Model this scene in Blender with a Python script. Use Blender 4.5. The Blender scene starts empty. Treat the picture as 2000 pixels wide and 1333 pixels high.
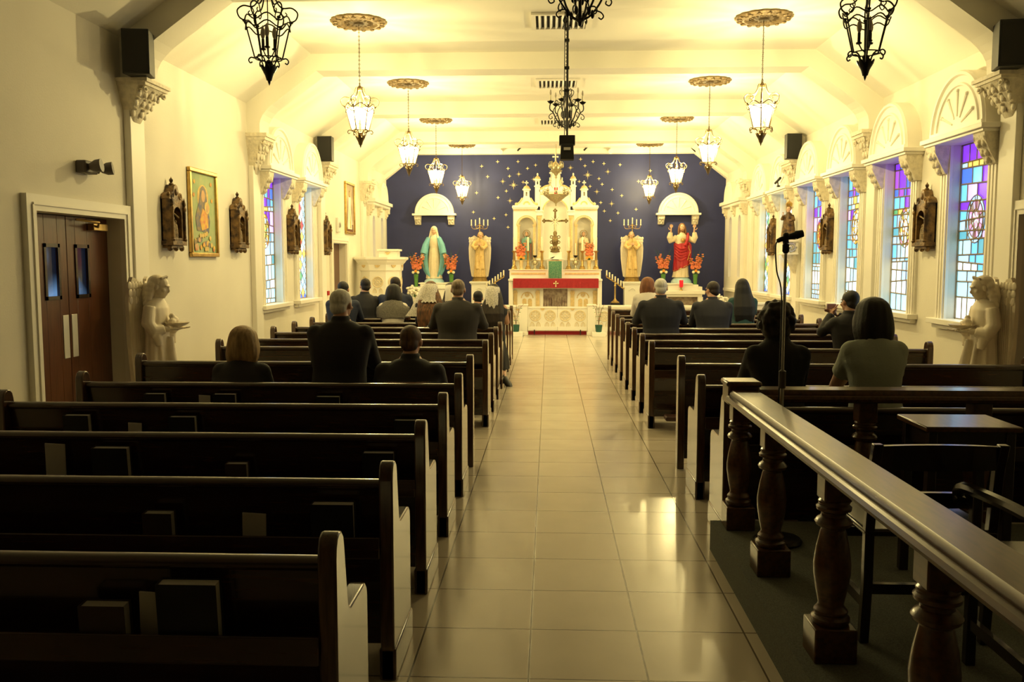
import bpy, bmesh, math, random
from math import sin, cos, pi, radians, atan2, sqrt
from mathutils import Vector, Matrix
random.seed(7)
SC = bpy.context.scene
COL = SC.collection
# ------------------------------------------------------------------ camera
cam_d = bpy.data.cameras.new('camera'); cam = bpy.data.objects.new('camera', cam_d); COL.objects.link(cam)
cam_d.sensor_width = 36.0; cam_d.lens = 1728 / 2000 * 36; cam_d.clip_start = .05; cam_d.clip_end = 200
PITCH = math.atan(156 / 1728); YAW = math.atan(72 / 1728 * cos(PITCH))
cam.location = (0, 0, 1.65); cam.rotation_euler = (pi / 2 - PITCH, 0, YAW)
SC.camera = cam
# ------------------------------------------------------------------ world, exposure
w = bpy.data.worlds.new('world'); SC.world = w; w.use_nodes = True
w.node_tree.nodes['Background'].inputs[0].default_value = (.5, .62, .8, 1)
w.node_tree.nodes['Background'].inputs[1].default_value = .5
SC.view_settings.view_transform = 'Standard'; SC.view_settings.look = 'None'
SC.view_settings.gamma = 1; SC.view_settings.use_curve_mapping = False
SC.view_settings.exposure = 0.22
SC.cycles.use_denoising = True
SC.cycles.max_bounces = 8; SC.cycles.diffuse_bounces = 5; SC.cycles.glossy_bounces = 3
SC.cycles.transparent_max_bounces = 12; SC.cycles.sample_clamp_indirect = 6
SC.cycles.caustics_reflective = False; SC.cycles.caustics_refractive = False
LAMP_COL = (1.0, .80, .33)
LANTERN_W = 150.0       # each lit lantern
ALTAR_W = 100.0         # each cornice spotlight
GLASS_E = 1.45          # daylight through the stained glass

def lamp(kind, loc, watts, col=LAMP_COL, size=.05, target=None, angle=70, blend=.6, name='lamp_light', parent=None):
    d = bpy.data.lights.new(name, kind); d.energy = watts; d.color = col
    if kind in ('POINT', 'SPOT'): d.shadow_soft_size = size
    if kind == 'SPOT': d.spot_size = radians(angle); d.spot_blend = blend
    o = bpy.data.objects.new(name, d); COL.objects.link(o); o.location = loc
    if target is not None:
        o.rotation_euler = (Vector(target) - Vector(loc)).to_track_quat('-Z', 'Y').to_euler()
    if parent: o.parent = parent
    return o
# ------------------------------------------------------------------ room numbers (metres; X across, Y towards the altar)
XL, XR, CX = -4.10, 4.38, .14
YR, YB = -2.6, 22.4
ZE, ZC = 3.78, 4.42            # eave, flat ceiling
ARCH = [8.65, 12.2, 15.8, 19.4]
# ------------------------------------------------------------------ materials
M = {}
def mat(name, col, rough=.6, metal=0., spec=.5, bump=0., bscale=30., var=0., vscale=6., emit=None, es=0., coat=0., sheen=0., col2=None, stretch=None):
    m = bpy.data.materials.new(name); m.use_nodes = True
    nt = m.node_tree; N = nt.nodes; L = nt.links
    b = N['Principled BSDF']
    b.inputs['Base Color'].default_value = (*col, 1); b.inputs['Roughness'].default_value = rough
    b.inputs['Metallic'].default_value = metal; b.inputs['Specular IOR Level'].default_value = spec
    b.inputs['Coat Weight'].default_value = coat; b.inputs['Coat Roughness'].default_value = .12
    b.inputs['Sheen Weight'].default_value = sheen
    tc = None
    if var or bump or col2:
        tc = N.new('ShaderNodeTexCoord'); mp = N.new('ShaderNodeMapping'); L.new(tc.outputs['Object'], mp.inputs[0])
        if stretch: mp.inputs['Scale'].default_value = stretch
    if var or col2:
        n = N.new('ShaderNodeTexNoise'); n.inputs['Scale'].default_value = vscale; n.inputs['Detail'].default_value = 5
        L.new(mp.outputs[0], n.inputs['Vector'])
        r = N.new('ShaderNodeValToRGB')
        c2 = col2 if col2 else tuple(max(0, c * (1 - var)) for c in col)
        r.color_ramp.elements[0].position = .35; r.color_ramp.elements[1].position = .65
        r.color_ramp.elements[0].color = (*c2, 1); r.color_ramp.elements[1].color = (*col, 1)
        L.new(n.outputs['Fac'], r.inputs[0]); L.new(r.outputs[0], b.inputs['Base Color'])
    if bump:
        n2 = N.new('ShaderNodeTexNoise'); n2.inputs['Scale'].default_value = bscale; n2.inputs['Detail'].default_value = 4
        L.new(mp.outputs[0], n2.inputs['Vector'])
        bp = N.new('ShaderNodeBump'); bp.inputs['Strength'].default_value = bump; bp.inputs['Distance'].default_value = .02
        L.new(n2.outputs['Fac'], bp.inputs['Height']); L.new(bp.outputs[0], b.inputs['Normal'])
    if emit: b.inputs['Emission Color'].default_value = (*emit, 1); b.inputs['Emission Strength'].default_value = es
    M[name] = m
    return m
mat('plaster', (.78, .74, .64), .75, var=.06, vscale=1.2, bump=.08, bscale=60)
mat('ceiling_paint', (.82, .79, .70), .8, bump=.05, bscale=40)
mat('trim_white', (.84, .81, .73), .45)
mat('altar_white', (.86, .84, .77), .38)
mat('altar_gold', (.74, .56, .28), .45, var=.2, vscale=20)
mat('altar_tracery', (.74, .64, .44), .5)
mat('bronze_gilt', (.26, .18, .075), .35, metal=.6, var=.5, vscale=30)
mat('ornament_stone', (.80, .73, .58), .6, var=.2, vscale=22, bump=.4, bscale=40)
mat('blue_paint', (.018, .025, .125), .55, var=.12, vscale=3)
mat('star_gold', (.78, .66, .36), .45)
mat('pew_wood', (.050, .021, .0085), .26, var=.5, vscale=5, stretch=(1, 12, 12), coat=.7)
mat('pew_wood_end', (.085, .040, .018), .24, var=.45, vscale=6, stretch=(10, 10, 1), coat=.8)
mat('rail_wood', (.105, .042, .011), .28, var=.5, vscale=7, stretch=(8, 1, 8), coat=.3)
mat('door_wood', (.115, .038, .014), .32, var=.35, vscale=4, stretch=(12, 12, 1), coat=.2)
mat('chair_wood', (.022, .011, .006), .25, var=.4, vscale=8, coat=.5)
mat('kneeler_vinyl', (.06, .022, .016), .5)
mat('carpet', (.17, .18, .155), .95, var=.35, vscale=180, spec=.1)
mat('black_iron', (.010, .009, .008), .42, metal=.3)
mat('iron_lamplit', (.16, .11, .05), .45, metal=.5)
mat('black_plastic', (.008, .008, .008), .5)
mat('speaker_grille', (.012, .012, .012), .7, bump=.3, bscale=300)
mat('grey_plastic', (.10, .085, .075), .5)
mat('white_plastic', (.75, .74, .7), .4)
mat('bronze_plaster', (.23, .155, .07), .5, metal=.25, var=.5, vscale=25, bump=.5, bscale=60)
mat('shrine_wood', (.032, .014, .006), .42, metal=.2, col2=(.22, .125, .04), vscale=13, bump=.3, bscale=50)
mat('gold_leaf', (.62, .40, .12), .34, metal=.75, var=.3, vscale=15)
mat('brass', (.55, .38, .14), .28, metal=.85, var=.2, vscale=10)
mat('silver_gilt', (.62, .55, .36), .3, metal=.7, var=.35, vscale=25)
mat('steel', (.55, .54, .5), .3, metal=.9)
mat('candle_wax', (.85, .80, .62), .5)
mat('bulb_off', (.55, .50, .42), .2)
mat('bulb_lit', (1, .9, .7), .3, emit=(1.0, .86, .55), es=45)
mat('red_glass', (.6, .01, .02), .15, emit=(.9, .02, .03), es=.5)
mat('statue_marble', (.80, .72, .58), .5, var=.1, vscale=8)
mat('statue_cream', (.80, .70, .50), .5, var=.12, vscale=12)
mat('statue_gold', (.78, .56, .24), .45, var=.2, vscale=14)
mat('statue_skin', (.66, .42, .28), .5)
mat('mantle_blue', (.20, .52, .62), .5, var=.15, vscale=8)
mat('globe_blue', (.32, .58, .70), .4, col2=(.6, .72, .75), vscale=5)
mat('robe_red', (.46, .018, .03), .5, var=.25, vscale=8)
mat('robe_pink', (.62, .28, .24), .5)
mat('robe_green', (.20, .40, .36), .5)
mat('hair_brown_paint', (.22, .10, .04), .55)
mat('gold_base', (.42, .27, .08), .45, metal=.35, var=.4, vscale=20)
mat('cloth_red', (.36, .010, .020), .85, var=.2, vscale=20, sheen=.3)
mat('cloth_green', (.015, .17, .11), .8, col2=(.18, .34, .20), vscale=55)
mat('stem_green', (.10, .28, .05), .5, var=.3, vscale=20)
mat('leaf_green', (.04, .17, .03), .5)
mat('petal_coral', (.85, .27, .13), .55, var=.2, vscale=30)
mat('petal_white', (.88, .84, .62), .55)
mat('petal_orange', (.90, .36, .05), .55)
mat('pot_green', (.01, .09, .07), .4)
mat('relief_painting', (.40, .33, .25), .6, col2=(.16, .10, .08), vscale=9)
mat('card', (.62, .60, .55), .7)
mat('book_black', (.006, .006, .007), .45)
mat('book_brown', (.05, .032, .02), .5)
mat('paper_edge', (.62, .60, .56), .8)
mat('lead', (.34, .26, .15), .5)
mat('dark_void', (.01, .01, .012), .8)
mat('metal_plate', (.75, .73, .68), .35, metal=.3)
mat('skin_light', (.52, .29, .19), .5)
mat('skin_dark', (.16, .075, .04), .5)
mat('eye', (.02, .015, .01), .2)
mat('veil_cream', (.80, .76, .66), .7)
mat('shawl_knit', (.17, .16, .13), .9, col2=(.11, .10, .085), vscale=60, bump=.5, bscale=70)
mat('dots_dress', (.012, .012, .016), .7)
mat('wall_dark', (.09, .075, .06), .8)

def tint(name, col, rough=.8, **k):
    return M.get(name) or mat(name, col, rough, **k)

def tile_material():
    m = bpy.data.materials.new('floor_tile'); m.use_nodes = True; nt = m.node_tree; N = nt.nodes; L = nt.links
    b = N['Principled BSDF']; tc = N.new('ShaderNodeTexCoord'); mp = N.new('ShaderNodeMapping')
    L.new(tc.outputs['Object'], mp.inputs[0])
    T = .4745
    mp.inputs['Location'].default_value = (.075 + T * 20, T * 20 - 3.847 % T, 0)
    br = N.new('ShaderNodeTexBrick'); br.offset = 0; br.squash = 1
    br.inputs['Scale'].default_value = 1; br.inputs['Brick Width'].default_value = T; br.inputs['Row Height'].default_value = T
    br.inputs['Mortar Size'].default_value = .0045; br.inputs['Mortar Smooth'].default_value = .2
    br.inputs['Color1'].default_value = (.68, .61, .50, 1); br.inputs['Color2'].default_value = (.64, .57, .465, 1); br.inputs['Mortar'].default_value = (.13, .10, .06, 1)
    L.new(mp.outputs[0], br.inputs['Vector'])
    n = N.new('ShaderNodeTexNoise'); n.inputs['Scale'].default_value = 3; n.inputs['Detail'].default_value = 6; L.new(tc.outputs['Object'], n.inputs['Vector'])
    mx = N.new('ShaderNodeMixRGB'); mx.blend_type = 'MULTIPLY'; mx.inputs[0].default_value = .18
    L.new(br.outputs['Color'], mx.inputs[1]); L.new(n.outputs['Fac'], mx.inputs[2]); L.new(mx.outputs[0], b.inputs['Base Color'])
    b.inputs['Roughness'].default_value = .17
    mr = N.new('ShaderNodeMapRange'); mr.inputs['To Min'].default_value = .14; mr.inputs['To Max'].default_value = .26
    L.new(n.outputs['Fac'], mr.inputs['Value']); L.new(mr.outputs[0], b.inputs['Roughness'])
    bp = N.new('ShaderNodeBump'); bp.inputs['Strength'].default_value = .25; bp.inputs['Distance'].default_value = .004; bp.invert = True
    L.new(br.outputs['Fac'], bp.inputs['Height']); L.new(bp.outputs[0], b.inputs['Normal'])
    M['floor_tile'] = m
tile_material()

def glow_glass(name, col, s=1.0):
    """a piece of stained glass with daylight behind it"""
    m = mat(name, tuple(c * .5 for c in col), .15, emit=col, es=GLASS_E * s); return m
for nm, c, s in [('glass_violet', (.16, .03, .78), 1.1), ('glass_purple', (.28, .06, .62), 1.0), ('glass_blue', (.06, .16, .85), .9), ('glass_sky', (.13, .44, .92), 1.1),
                 ('glass_pale', (.34, .62, .98), 1.1), ('glass_cyan', (.34, .74, 1.0), 1.15), ('glass_white', (.74, .94, 1.0), 1.15), ('glass_teal', (.10, .36, .46), .9),
                 ('glass_pink', (.72, .30, .55), .8), ('glass_red', (.70, .05, .05), .9), ('glass_yellow', (.95, .60, .10), 1.1), ('glass_orange', (.9, .28, .04), 1.0),
                 ('glass_green', (.10, .38, .16), .8), ('glass_lilac', (.50, .38, .95), 1.1), ('glass_dusk', (.32, .26, .24), .6), ('glass_dim', (.26, .30, .28), .55)]:
    glow_glass(nm, c, s)

def pane_frosted():
    m = bpy.data.materials.new('lantern_glass'); m.use_nodes = True; nt = m.node_tree; N = nt.nodes; L = nt.links
    N.remove(N['Principled BSDF']); out = N['Material Output']
    tr = N.new('ShaderNodeBsdfTransparent'); tl = N.new('ShaderNodeBsdfTranslucent'); tl.inputs[0].default_value = (.95, .92, .85, 1)
    gl = N.new('ShaderNodeBsdfGlossy'); gl.inputs['Roughness'].default_value = .15
    a = N.new('ShaderNodeMixShader'); a.inputs[0].default_value = .16; L.new(tr.outputs[0], a.inputs[1]); L.new(tl.outputs[0], a.inputs[2])
    c = N.new('ShaderNodeMixShader'); c.inputs[0].default_value = .05; L.new(a.outputs[0], c.inputs[1]); L.new(gl.outputs[0], c.inputs[2])
    L.new(c.outputs[0], out.inputs[0]); M['lantern_glass'] = m
pane_frosted()

def lace(name, col, scale, fill):
    m = bpy.data.materials.new(name); m.use_nodes = True; nt = m.node_tree; N = nt.nodes; L = nt.links
    b = N['Principled BSDF']; b.inputs['Base Color'].default_value = (*col, 1); b.inputs['Roughness'].default_value = .8
    tc = N.new('ShaderNodeTexCoord'); v = N.new('ShaderNodeTexVoronoi'); v.inputs['Scale'].default_value = scale; L.new(tc.outputs['Object'], v.inputs['Vector'])
    r = N.new('ShaderNodeMapRange'); r.inputs['From Min'].default_value = fill; r.inputs['From Max'].default_value = fill + .12
    r.inputs['To Min'].default_value = 1; r.inputs['To Max'].default_value = .6
    L.new(v.outputs['Distance'], r.inputs['Value']); L.new(r.outputs[0], b.inputs['Alpha']); M[name] = m
lace('veil_lace', (.80, .76, .68), 95, .42)
def dots():
    m = M['dots_dress']; N = m.node_tree.nodes; L = m.node_tree.links; tc = N.new('ShaderNodeTexCoord'); v = N.new('ShaderNodeTexVoronoi'); v.inputs['Scale'].default_value = 32
    L.new(tc.outputs['Object'], v.inputs['Vector']); r = N.new('ShaderNodeValToRGB'); r.color_ramp.elements[0].position = .20; r.color_ramp.elements[1].position = .26
    r.color_ramp.elements[0].color = (.5, .48, .45, 1); r.color_ramp.elements[1].color = (.010, .010, .013, 1); L.new(v.outputs['Distance'], r.inputs[0]); L.new(r.outputs[0], N['Principled BSDF'].inputs['Base Color'])
dots()
def glass_painted_glow():
    m = bpy.data.materials.new('door_glass_glow'); m.use_nodes = True; b = m.node_tree.nodes['Principled BSDF']
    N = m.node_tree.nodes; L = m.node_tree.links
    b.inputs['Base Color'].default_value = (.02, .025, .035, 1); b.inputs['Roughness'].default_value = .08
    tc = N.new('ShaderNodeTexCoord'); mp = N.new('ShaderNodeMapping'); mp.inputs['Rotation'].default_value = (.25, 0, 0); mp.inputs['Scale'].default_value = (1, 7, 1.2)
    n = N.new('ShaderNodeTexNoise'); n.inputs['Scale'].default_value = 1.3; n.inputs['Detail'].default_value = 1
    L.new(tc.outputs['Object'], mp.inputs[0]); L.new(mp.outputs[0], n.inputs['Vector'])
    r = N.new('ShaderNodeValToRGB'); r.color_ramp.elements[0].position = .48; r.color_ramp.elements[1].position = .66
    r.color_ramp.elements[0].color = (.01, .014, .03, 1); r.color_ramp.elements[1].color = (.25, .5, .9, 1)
    L.new(n.outputs['Fac'], r.inputs[0]); L.new(r.outputs[0], b.inputs['Emission Color']); b.inputs['Emission Strength'].default_value = .45  # blue streaks of daylight painted into the pane as its own glow
    M['door_glass_glow'] = m
glass_painted_glow()
# ------------------------------------------------------------------ mesh builder
def V(*a): return Vector(a)
class MB:
    def __init__(s): s.v = []; s.f = []; s.m = []; s.cur = 0
    def mi(s, i): s.cur = i; return s
    def face(s, idx): s.f.append(tuple(idx)); s.m.append(s.cur)
    def add(s, pts): k = len(s.v); s.v.extend(Vector(p) for p in pts); return k
    def box(s, x0, x1, y0, y1, z0, z1):
        k = s.add([(x, y, z) for x in (x0, x1) for y in (y0, y1) for z in (z0, z1)])
        for q in ((0, 1, 3, 2), (4, 6, 7, 5), (0, 4, 5, 1), (2, 3, 7, 6), (0, 2, 6, 4), (1, 5, 7, 3)): s.face([k + i for i in q])
        return s
    def hexa(s, p):     # 8 points: bottom 4, top 4
        k = s.add(p)
        for q in ((0, 3, 2, 1), (4, 5, 6, 7), (0, 1, 5, 4), (1, 2, 6, 5), (2, 3, 7, 6), (3, 0, 4, 7)): s.face([k + i for i in q])
        return s
    def loft(s, rings, cap=True, closed=True):
        n = len(rings[0]); ks = [s.add(r) for r in rings]
        for a, b in zip(ks, ks[1:]):
            for i in range(n if closed else n - 1):
                j = (i + 1) % n; s.face((a + i, a + j, b + j, b + i))
        if cap and closed:
            s.face([ks[0] + i for i in reversed(range(n))]); s.face([ks[-1] + i for i in range(n)])
        return s
    def prism(s, poly, axis, a, b):   # poly in the two other axes (order kept), extruded a..b along axis
        def P(u, v, t): return {'x': (t, u, v), 'y': (u, t, v), 'z': (u, v, t)}[axis]
        n = len(poly); k = s.add([P(u, v, a) for u, v in poly] + [P(u, v, b) for u, v in poly])
        s.face(range(k, k + n)); s.face(range(k + n, k + 2 * n))
        for i in range(n): j = (i + 1) % n; s.face((k + i, k + j, k + n + j, k + n + i))
        return s
    def tube(s, pts, r, n=6, cap=True, flat=None):
        pts = [Vector(p) for p in pts]; rr = r if isinstance(r, (list, tuple)) else [r] * len(pts)
        t0 = (pts[1] - pts[0]).normalized(); up = V(0, 0, 1) if abs(t0.z) < .9 else V(1, 0, 0)
        a = t0.cross(up).normalized(); rings = []
        for i, p in enumerate(pts):
            t = (pts[min(i + 1, len(pts) - 1)] - pts[max(i - 1, 0)])
            t = t.normalized() if t.length > 1e-9 else t0
            a = (a - t * a.dot(t)); a = a.normalized() if a.length > 1e-6 else t.orthogonal().normalized()
            b = t.cross(a)
            rings.append([p + a * (rr[i] * cos(2 * pi * q / n)) + b * (rr[i] * (flat or 1) * sin(2 * pi * q / n)) for q in range(n)])
        return s.loft(rings, cap)
    def lathe(s, prof, c=(0, 0, 0), n=16, mod=None):
        c = Vector(c); rings = []
        for r, z in prof:
            rings.append([c + V(max(r, .0004) * (mod(q / n * 2 * pi, r, z) if mod else 1) * cos(2 * pi * q / n), max(r, .0004) * (mod(q / n * 2 * pi, r, z) if mod else 1) * sin(2 * pi * q / n), z) for q in range(n)])
        return s.loft(rings)
    def ell(s, c, r, n=12, m=8, rot=None):
        c = Vector(c); r = (r, r, r) if not isinstance(r, (list, tuple)) else r; rings = []
        for i in range(m + 1):
            ph = -pi / 2 + pi * i / m; k = max(cos(ph), .02)
            ring = [V(r[0] * k * cos(2 * pi * q / n), r[1] * k * sin(2 * pi * q / n), r[2] * sin(ph)) for q in range(n)]
            if rot is not None: ring = [rot @ p for p in ring]
            rings.append([c + p for p in ring])
        return s.loft(rings)
    def oring(s, c, rx, ry, n=24, fold=0, nf=8, ph=0): 
        return [Vector(c) + V(rx * (1 + fold * cos(nf * 2 * pi * q / n + ph)) * cos(2 * pi * q / n), ry * (1 + fold * cos(nf * 2 * pi * q / n + ph)) * sin(2 * pi * q / n), 0) for q in range(n)]
    def torus(s, c, R, r, axis='y', n=20, k=6, a0=0, a1=2 * pi, flat=None):
        c = Vector(c); full = abs(a1 - a0 - 2 * pi) < 1e-6
        P = lambda a: {'y': V(cos(a), 0, sin(a)), 'z': V(cos(a), sin(a), 0), 'x': V(0, cos(a), sin(a))}[axis]
        A = {'y': V(0, 1, 0), 'z': V(0, 0, 1), 'x': V(1, 0, 0)}[axis]; rings = []
        for i in range(n + 1):
            d = P(a0 + (a1 - a0) * i / n)
            rings.append([c + d * (R + r * cos(2 * pi * q / k)) + A * (r * (flat or 1) * sin(2 * pi * q / k)) for q in range(k)])
        return s.loft(rings, cap=not full)
    def arch(s, x0, x1, z0, z1, ax0, ax1, az0, spring, y0, y1, n=10):
        """flat panel with an arched opening, in the XZ plane, thickness y0..y1"""
        if ax0 > x0: s.box(x0, ax0, y0, y1, z0, z1)
        if x1 > ax1: s.box(ax1, x1, y0, y1, z0, z1)
        if az0 > z0: s.box(ax0, ax1, y0, y1, z0, az0)
        c = (ax0 + ax1) / 2; R = (ax1 - ax0) / 2
        pts = [(c - R * cos(pi * i / n), spring + R * sin(pi * i / n)) for i in range(n + 1)]
        for (xa, za), (xb, zb) in zip(pts, pts[1:]):
            s.hexa([(xa, y0, za), (xb, y0, zb), (xb, y1, zb), (xa, y1, za), (xa, y0, z1), (xb, y0, z1), (xb, y1, z1), (xa, y1, z1)])
        return s
    def xf(s, fn): s.v = [Vector(fn(p)) for p in s.v]; return s
    def mesh(s, name, mats, smooth=40):
        me = bpy.data.meshes.new(name); me.from_pydata([tuple(p) for p in s.v], [], s.f)
        for x in (mats if isinstance(mats, (list, tuple)) else [mats]): me.materials.append(M[x] if isinstance(x, str) else x)
        me.polygons.foreach_set('material_index', s.m)
        bm = bmesh.new(); bm.from_mesh(me); bmesh.ops.recalc_face_normals(bm, faces=bm.faces); bm.to_mesh(me); bm.free()
        if smooth:
            me.polygons.foreach_set('use_smooth', [True] * len(me.polygons)); me.set_sharp_from_angle(angle=radians(smooth))
        me.update(); return me
    def build(s, name, mats, parent=None, loc=None, smooth=40, bevel=0, seg=2, world=False):
        if world: q = Vector(parent.location); s.v = [p - q for p in s.v]
        o = bpy.data.objects.new(name, s.mesh(name, mats, smooth)); COL.objects.link(o)
        if parent is not None: o.parent = parent
        if loc: o.location = loc
        if bevel:
            b = o.modifiers.new('bevel', 'BEVEL'); b.width = bevel; b.segments = seg; b.limit_method = 'ANGLE'; b.angle_limit = radians(40); b.use_clamp_overlap = True
        return o
    def fused(s, name, mats, parent=None, loc=None, voxel=.01, smooth=3, sf=.6):
        """one continuous surface out of overlapping volumes"""
        t = bpy.data.objects.new('tmp', s.mesh('tmp', mats, 0)); COL.objects.link(t)
        r = t.modifiers.new('r', 'REMESH'); r.mode = 'VOXEL'; r.voxel_size = voxel; r.use_smooth_shade = True
        if smooth: q = t.modifiers.new('s', 'SMOOTH'); q.iterations = smooth; q.factor = sf
        dg = bpy.context.evaluated_depsgraph_get(); me = bpy.data.meshes.new_from_object(t.evaluated_get(dg))
        old = t.data; bpy.data.objects.remove(t); bpy.data.meshes.remove(old); me.name = name
        me.materials.clear()
        for x in (mats if isinstance(mats, (list, tuple)) else [mats]): me.materials.append(M[x] if isinstance(x, str) else x)
        o = bpy.data.objects.new(name, me); COL.objects.link(o)
        if parent is not None: o.parent = parent
        if loc: o.location = loc
        return o

def empty(name, loc=(0, 0, 0), rz=0):
    o = bpy.data.objects.new(name, None); COL.objects.link(o); o.location = loc; o.rotation_euler = (0, 0, rz); o.empty_display_size = .1; return o
def tag(o, label=None, cat=None, group=None, kind=None):
    if label: o['label'] = label
    if cat: o['category'] = cat
    if group: o['group'] = group
    if kind: o['kind'] = kind
    return o
def thing(name, label, cat, loc=(0, 0, 0), rz=0, group=None): return tag(empty(name, loc, rz), label, cat, group)
def copy_tree(o, parent=None):
    c = o.copy(); COL.objects.link(c)
    if parent is not None: c.parent = parent
    for ch in list(o.children): copy_tree(ch, c)
    return c
def dup(o, loc, label=None, rz=None):
    c = copy_tree(o); c.location = loc
    if rz is not None: c.rotation_euler = (0, 0, rz)
    if label: c['label'] = label
    return c
def struct(o): o['kind'] = 'structure'; return o
def bez(p0, p1, p2, p3, n=8):
    out = []
    for i in range(n + 1):
        t = i / n; u = 1 - t
        out.append(Vector(p0) * u ** 3 + Vector(p1) * 3 * u * u * t + Vector(p2) * 3 * u * t * t + Vector(p3) * t ** 3)
    return out
def spline(pts, n=5):
    P = [Vector(p) for p in pts]; P = [P[0] * 2 - P[1]] + P + [P[-1] * 2 - P[-2]]; out = []
    for i in range(1, len(P) - 2):
        a, b, c, d = P[i - 1:i + 3]
        for k in range(n):
            t = k / n; out.append(.5 * ((2 * b) + (c - a) * t + (2 * a - 5 * b + 4 * c - d) * t * t + (3 * b - a - 3 * c + d) * t ** 3))
    out.append(P[-2]); return out
ORD = ['first', 'second', 'third', 'fourth', 'fifth', 'sixth', 'seventh', 'eighth', 'ninth', 'tenth']
# ================================================================== THE SETTING
def wall_mesh(name, X0, X1, openings, m='plaster'):
    mb = MB(); y = YR
    for (a, b, z0, z1) in sorted(openings):
        mb.box(X0, X1, y, a, 0, 4.7)
        if z0 > 0: mb.box(X0, X1, a, b, 0, z0)
        mb.box(X0, X1, a, b, z1, 4.7); y = b
    mb.box(X0, X1, y, YB + .3, 0, 4.7)
    return struct(mb.build(name, m, smooth=0))
WIN_L = [13.0, 14.75]; WIN_R = [9.5, 11.37, 13.14, 14.85, 16.6, 18.2]
OPW, Z0W, Z1W = .43, 1.02, 2.90
lan = [20.45, 21.45]       # lancet centres
opL = [(6.90, 8.36, 0, 2.05), (16.6, 17.75, 0, 2.0)] + [(y - OPW, y + OPW, Z0W, Z1W) for y in WIN_L] + [(y - .15, y + .15, 1.28, 2.72) for y in lan]
opR = [(7.2, 8.42, 0, 2.08)] + [(y - OPW, y + OPW, Z0W, Z1W) for y in WIN_R] + [(y - .15, y + .15, 1.28, 2.72) for y in lan]
wall_mesh('wall_left', XL - .3, XL, opL); wall_mesh('wall_right', XR, XR + .3, opR)
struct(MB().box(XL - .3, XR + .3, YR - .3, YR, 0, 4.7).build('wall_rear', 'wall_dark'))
struct(MB().box(XL - 1.2, XR + 1.2, YR - .3, YB + .3, -.2, 0).build('floor', 'floor_tile', smooth=0))
cp = [(XL - .3, 4.9), (XL - .3, ZE - .21), (XL, ZE), (-3.2, ZC), (2 * CX + 3.2, ZC), (XR, ZE), (XR + .3, ZE - .21), (XR + .3, 4.9)]
mb = MB(); mb.prism([(XL - .3, 4.9), (XL - .3, ZE - .02), (XL, ZE), (-3.2, ZC), (-3.2, 4.9)], 'y', YR - .3, YB + .3)
mb.prism([(-3.2, 4.9), (-3.2, ZC), (2 * CX + 3.2, ZC), (2 * CX + 3.2, 4.9)], 'y', YR - .3, YB + .3)
mb.prism([(2 * CX + 3.2, 4.9), (2 * CX + 3.2, ZC), (XR, ZE), (XR + .3, ZE - .02), (XR + .3, 4.9)], 'y', YR - .3, YB + .3)
struct(mb.build('ceiling', 'ceiling_paint', smooth=0))

# ---- back wall, deep blue with stars painted on it
wb = MB(); wb.mi(0).box(XL - .3, XR + .3, YB, YB + .3, 0, 4.7).mi(1)
SM = [(-1.69, 4.02), (-1.29, 4.13), (-0.78, 4.13), (-1.03, 3.96), (-0.54, 3.96), (-0.34, 4.04), (-1.54, 3.76), (-0.99, 3.77), (-1.07, 3.4), (-1.28, 3.24), (-0.65, 3.62), (-1.82, 3.36), (-1.9, 2.88), (-1.08, 2.81), (-1.38, 2.72), (-1.03, 2.5), (-2.22, 3.77), (0.78, 4.18), (1.09, 4.12), (0.89, 4.02), (1.36, 4.07), (1.76, 4.04), (1.24, 3.7), (0.75, 3.63), (1.32, 3.56), (1.02, 3.51), (1.57, 3.43), (1.81, 3.28), (1.29, 3.11), (1.38, 2.9), (1.72, 2.85), (1.53, 2.66), (2.51, 3.89), (2.22, 3.63), (2.17, 2.94)]
MED = [(-0.76, 3.82), (-1.16, 3.64), (-0.98, 3.16), (-0.38, 3.69), (1.46, 3.87), (0.53, 3.97), (1.19, 3.38), (1.56, 3.08)]
LRG = [(-0.89, 3.55), (0.96, 3.79)]
def star(mb, x, z, r, n):
    k = mb.add([(x + (r if i % 2 == 0 else r * .28) * (1 if i % 4 == 0 or n == 4 else .6) * sin(2 * pi * i / (2 * n)), YB - .006, z + (r if i % 2 == 0 else r * .28) * (1 if i % 4 == 0 or n == 4 else .6) * cos(2 * pi * i / (2 * n))) for i in range(2 * n)])
    c = mb.add([(x, YB - .012, z)]); e = mb.add([(x, YB + .01, z)])
    for i in range(2 * n):
        mb.face((k + i, k + (i + 1) % (2 * n), c)); mb.face((k + (i + 1) % (2 * n), k + i, e))
for x, z in SM: star(wb, x, z, .05, 4)
for x, z in MED: star(wb, x, z, .085, 8)
for x, z in LRG: star(wb, x, z, .125, 8)
struct(wb.build('wall_back', ['blue_paint', 'star_gold'], smooth=0))
# cornice over the blue wall, with the octagonal corners
mb = MB(); mb.box(-3.3, 2 * CX + 3.3, YB - .22, YB, 4.30, ZC + .05)
mb.prism([(XL, 3.68), (XL, 3.9), (-3.1, 4.5), (-3.3, 4.30)], 'y', YB - .22, YB).prism([(XR, 3.68), (XR, 3.9), (2 * CX + 3.1, 4.5), (2 * CX + 3.3, 4.30)], 'y', YB - .22, YB)
struct(mb.build('trim_5', 'ceiling_paint', smooth=0))

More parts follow.
